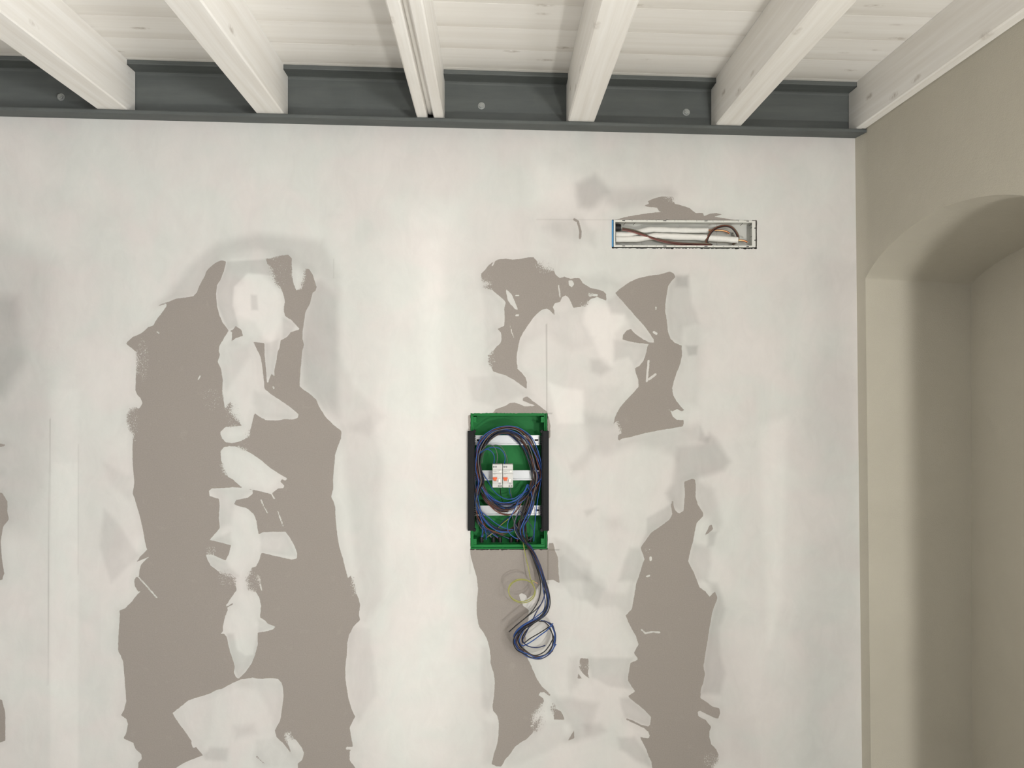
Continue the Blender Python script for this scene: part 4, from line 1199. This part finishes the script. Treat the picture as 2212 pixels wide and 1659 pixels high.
# ------------------------------------------------------------------ recessed pipe box at the top right
YT = 0.062
tx0, tx1 = W(1325.5, 500, 0.0).x, W(1631.5, 500, 0.0).x
tz1, tz0 = W(1400, 476, 0.0).z, W(1400, 533.2, 0.0).z
duct = root('recessed_pipe_box', ((tx0 + tx1) / 2, YT, tz0), 'long narrow white plastic pipe box recessed high in the wall', 'pipe box')
mb = MB()
th = 0.0022
mb.box(tx0, tx1, YT, YT + th, tz0, tz1)
mb.box(tx0, tx0 + th, 0.000, YT, tz0, tz1)
mb.box(tx1 - th, tx1, 0.000, YT, tz0, tz1)
mb.box(tx0 + th, tx1 - th, 0.000, YT, tz1 - th, tz1)
mb.box(tx0 + th, tx1 - th, 0.000, YT, tz0, tz0 + th)
for k in range(3):      # moulded ribs on the floor
    X_ = tx0 + (tx1 - tx0) * (0.22 + 0.27 * k)
    mb.box(X_, X_ + 0.002, YT - 0.004, YT, tz0 + th, tz1 - th)
child(mb, 'box_shell', MAT['shell'], duct)
mb = MB()
fl = 0.0085
mb.box(tx0, tx1 - 0.012, -0.0022, 0.0, tz1 - fl * .8, tz1 + 0.001, 0.0006)
mb.box(tx0, tx1 - 0.012, -0.0022, 0.0, tz0 - 0.001, tz0 + fl * .65, 0.0006)
mb.box(tx0, tx0 + 0.006, -0.0024, 0.0002, tz0 - 0.001, tz1 + 0.001, 0.0006)
mb.box(tx1 - 0.012, tx1 + 0.001, -0.0010, 0.0, tz0, tz1, 0.0003)
child(mb, 'front_rim', MAT['shell'], duct)
mb = MB()
for f, wd in ((.07, .010), (.36, .011), (.65, .011), (.945, .009)):
    X_ = tx0 + (tx1 - tx0) * f
    for zz in (tz1 - 0.0016, tz0 + 0.0022):
        child(MB().box(X_ - wd / 2, X_ + wd / 2, -0.0026, -0.0018, zz - 0.0011, zz + 0.0011), 'rim_slot', MAT['mark'], duct, 'black slot in the rim')
for f in (.13, .235, .30, .43, .51, .585, .70, .775, .88):
    X_ = tx0 + (tx1 - tx0) * f
    for zz in (tz1 - 0.0018, tz0 + 0.0022):
        child(MB().box(X_ - .0009, X_ + .0009, -0.0026, -0.0018, zz - 0.0009, zz + 0.0009), 'rim_hole', MAT['mark'], duct, 'black dot in the rim')
for (x0_, y0_, x1_, y1_, zz) in ((375, 530, 352, 562, 0), (485, 530, 460, 560, 0), (1710, 538, 1680, 566, 0), (1815, 545, 1785, 565, 0)):
    # slits in the upper side wall, running into the depth
    p0 = W(Z4[0] + x0_ / Z4[2], Z4[1] + y0_ / Z4[2], 0.012)
    p1 = W(Z4[0] + x1_ / Z4[2], Z4[1] + y1_ / Z4[2], 0.05)
    child(MB().tube([p0, (p0 + p1) / 2, p1], 0.0007, 5), 'side_slit', MAT['mark'], duct, 'black slit in the side')
for (x0_, y0_, x1_, y1_) in ((1848, 572, 1797, 594), (1848, 676, 1797, 696)):
    p0 = W(Z4[0] + x0_ / Z4[2], Z4[1] + y0_ / Z4[2], 0.006)
    p1 = W(Z4[0] + x1_ / Z4[2], Z4[1] + y1_ / Z4[2], 0.045)
    child(MB().tube([p0, (p0 + p1) / 2, p1], 0.0007, 5), 'side_slit', MAT['mark'], duct, 'black slit in the side')
for v in (594, 732):
    p0 = W(Z4[0] + 1848 / Z4[2], Z4[1] + v / Z4[2], -0.0012)
    child(MB().cyl(p0, (0, -1, 0), 0.0022, 0.0006, 12), 'fixing_hole', MAT['mark'], duct, 'black hole at the right-hand end')
p0, p1 = W(1321.6, 476, -0.001), W(1324.9, 533, -0.001)
mb = MB().box(p0.x, p1.x, -0.0028, 0.004, p1.z, p0.z, 0.0004)
child(mb, 'blue_film_edge', MAT['blue_film'], duct, 'strip of blue protective film along the left end')

# black corrugated conduit end
p = W(Z4[0] + 250 / Z4[2], Z4[1] + 588 / Z4[2], 0.030)
mb = MB()
for k in range(6):
    mb.cyl((tx0 + th + k * 0.0046, 0.030, p.z), (1, 0, 0), 0.0130, 0.0026, 24)
    mb.cyl((tx0 + th + k * 0.0046 + 0.002, 0.030, p.z), (1, 0, 0), 0.0112, 0.0026, 24)
o = mb.build('corrugated_conduit', MAT['black_dk'], origin=(tx0 + th, 0.03, p.z))
tag(o, 'short end of black corrugated conduit inside the pipe box, upper left', 'conduit')


def pipe(label, pts, r, cop, wob):
    path = smooth_path(pts, 10)
    t = root('insulated_pipe', path[0], label, 'pipe', 'insulated pipes in the pipe box')
    rj = random.Random(wob)
    ph = [rj.random() * 6 for _ in range(4)]
    rf = lambda t_: 1 + .05 * math.sin(t_ * 31 + ph[0]) + .035 * math.sin(t_ * 67 + ph[1])
    child(MB().tube(path, r, 20, rf=rf), 'insulation', MAT['foam'], t, 'white foam insulation')
    cp = smooth_path(cop, 8)
    mb = MB().tube(cp, 0.0034, 12)
    child(mb, 'copper_tube', MAT['copper'], t, 'bare copper tube end')


def z4(s):
    return wpath([(Z4, s)])


pipe('upper white insulated pipe in the pipe box, half hidden by the wire loop', z4('262 668 -36 400 665 -36 520 640 -38 640 612 -38 760 612 -38 900 618 -40 1100 622 -40 1310 622 -42'), 0.0105, z4('1290 622 -42 1400 618 -42 1480 622 -40 1530 635 -38 1558 655 -36'), 3)
pipe('lower white insulated pipe in the pipe box, its copper end at the right', z4('262 722 -30 400 722 -30 540 715 -30 680 690 -28 800 686 -28 1000 694 -27 1200 700 -26 1450 715 -24 1650 732 -22'), 0.0112, z4('1630 731 -22 1690 733 -20 1730 740 -18 1762 755 -16'), 8)
# fittings plate at the back
p = z4('1600 670 -50')[0]
mb = MB()
for r_ in (0.0075, 0.0052, 0.003):
    ring = [p + Vector((math.cos(a) * r_, 0, math.sin(a) * r_)) for a in [k * math.pi / 12 for k in range(5, 22)]]
    child(MB().tube(ring, 0.0005, 5), 'moulded_arc', MAT['mark'], duct, 'dark arc moulded in the box floor')

G_D = 'cable strands in the pipe box'
DC = [('rust_w', -2, 'red-brown'), ('pink_w', 13, 'pale red'), ('olive_w', -17, 'olive grey'), ('brown_w', -9, 'brown'), ('black_w', 6, 'black')]
for i, (cn, off, nm) in enumerate(DC):
    c = [(338, 605), (430, 622), (540, 655), (680, 705), (820, 745), (960, 768), (1100, 776), (1240, 776), (1350, 780)]
    c = [(x, y + off * (0.55 + .45 * math.sin(k * .35 + 0.6)) + 2.5 * math.sin(k * .9 + i * 2)) for k, (x, y) in enumerate(c)]
    s = ' '.join('%.1f %.1f %.1f' % (x, y, -22 + 3 * math.sin(i * 2.1 + k * .4) + k * 1.0) for k, (x, y) in enumerate(c))
    wire(z4(s), cn, .00165, '%s strand running from the conduit to the right across the pipe box' % nm, G_D)
for i, (cn, off, nm) in enumerate([('rust_w', 3, 'red-brown'), ('brown_w', 12, 'brown'), ('olive_w', -6, 'olive grey'), ('black_w', 20, 'black')]):
    c = [(1350, 792), (1290, 760), (1305, 700), (1345, 635), (1410, 585), (1500, 562), (1585, 580), (1640, 640), (1662, 700), (1640, 750), (1600, 785)]
    cx_, cy_ = 1480, 700
    s = ' '.join('%.1f %.1f %.1f' % (cx_ + (x - cx_) * (1 - off / 190), cy_ + (y - cy_) * (1 - off / 190), -14 + 2 * math.sin(i * 1.7 + k * .5) - (6 if k > 7 else 0)) for k, (x, y) in enumerate(c))
    wire(z4(s), cn, .00165, '%s strand arching over the pipe ends at the right of the pipe box' % nm, G_D)

for r0 in ROOTS:
    if '_o' in r0: del r0['_o']
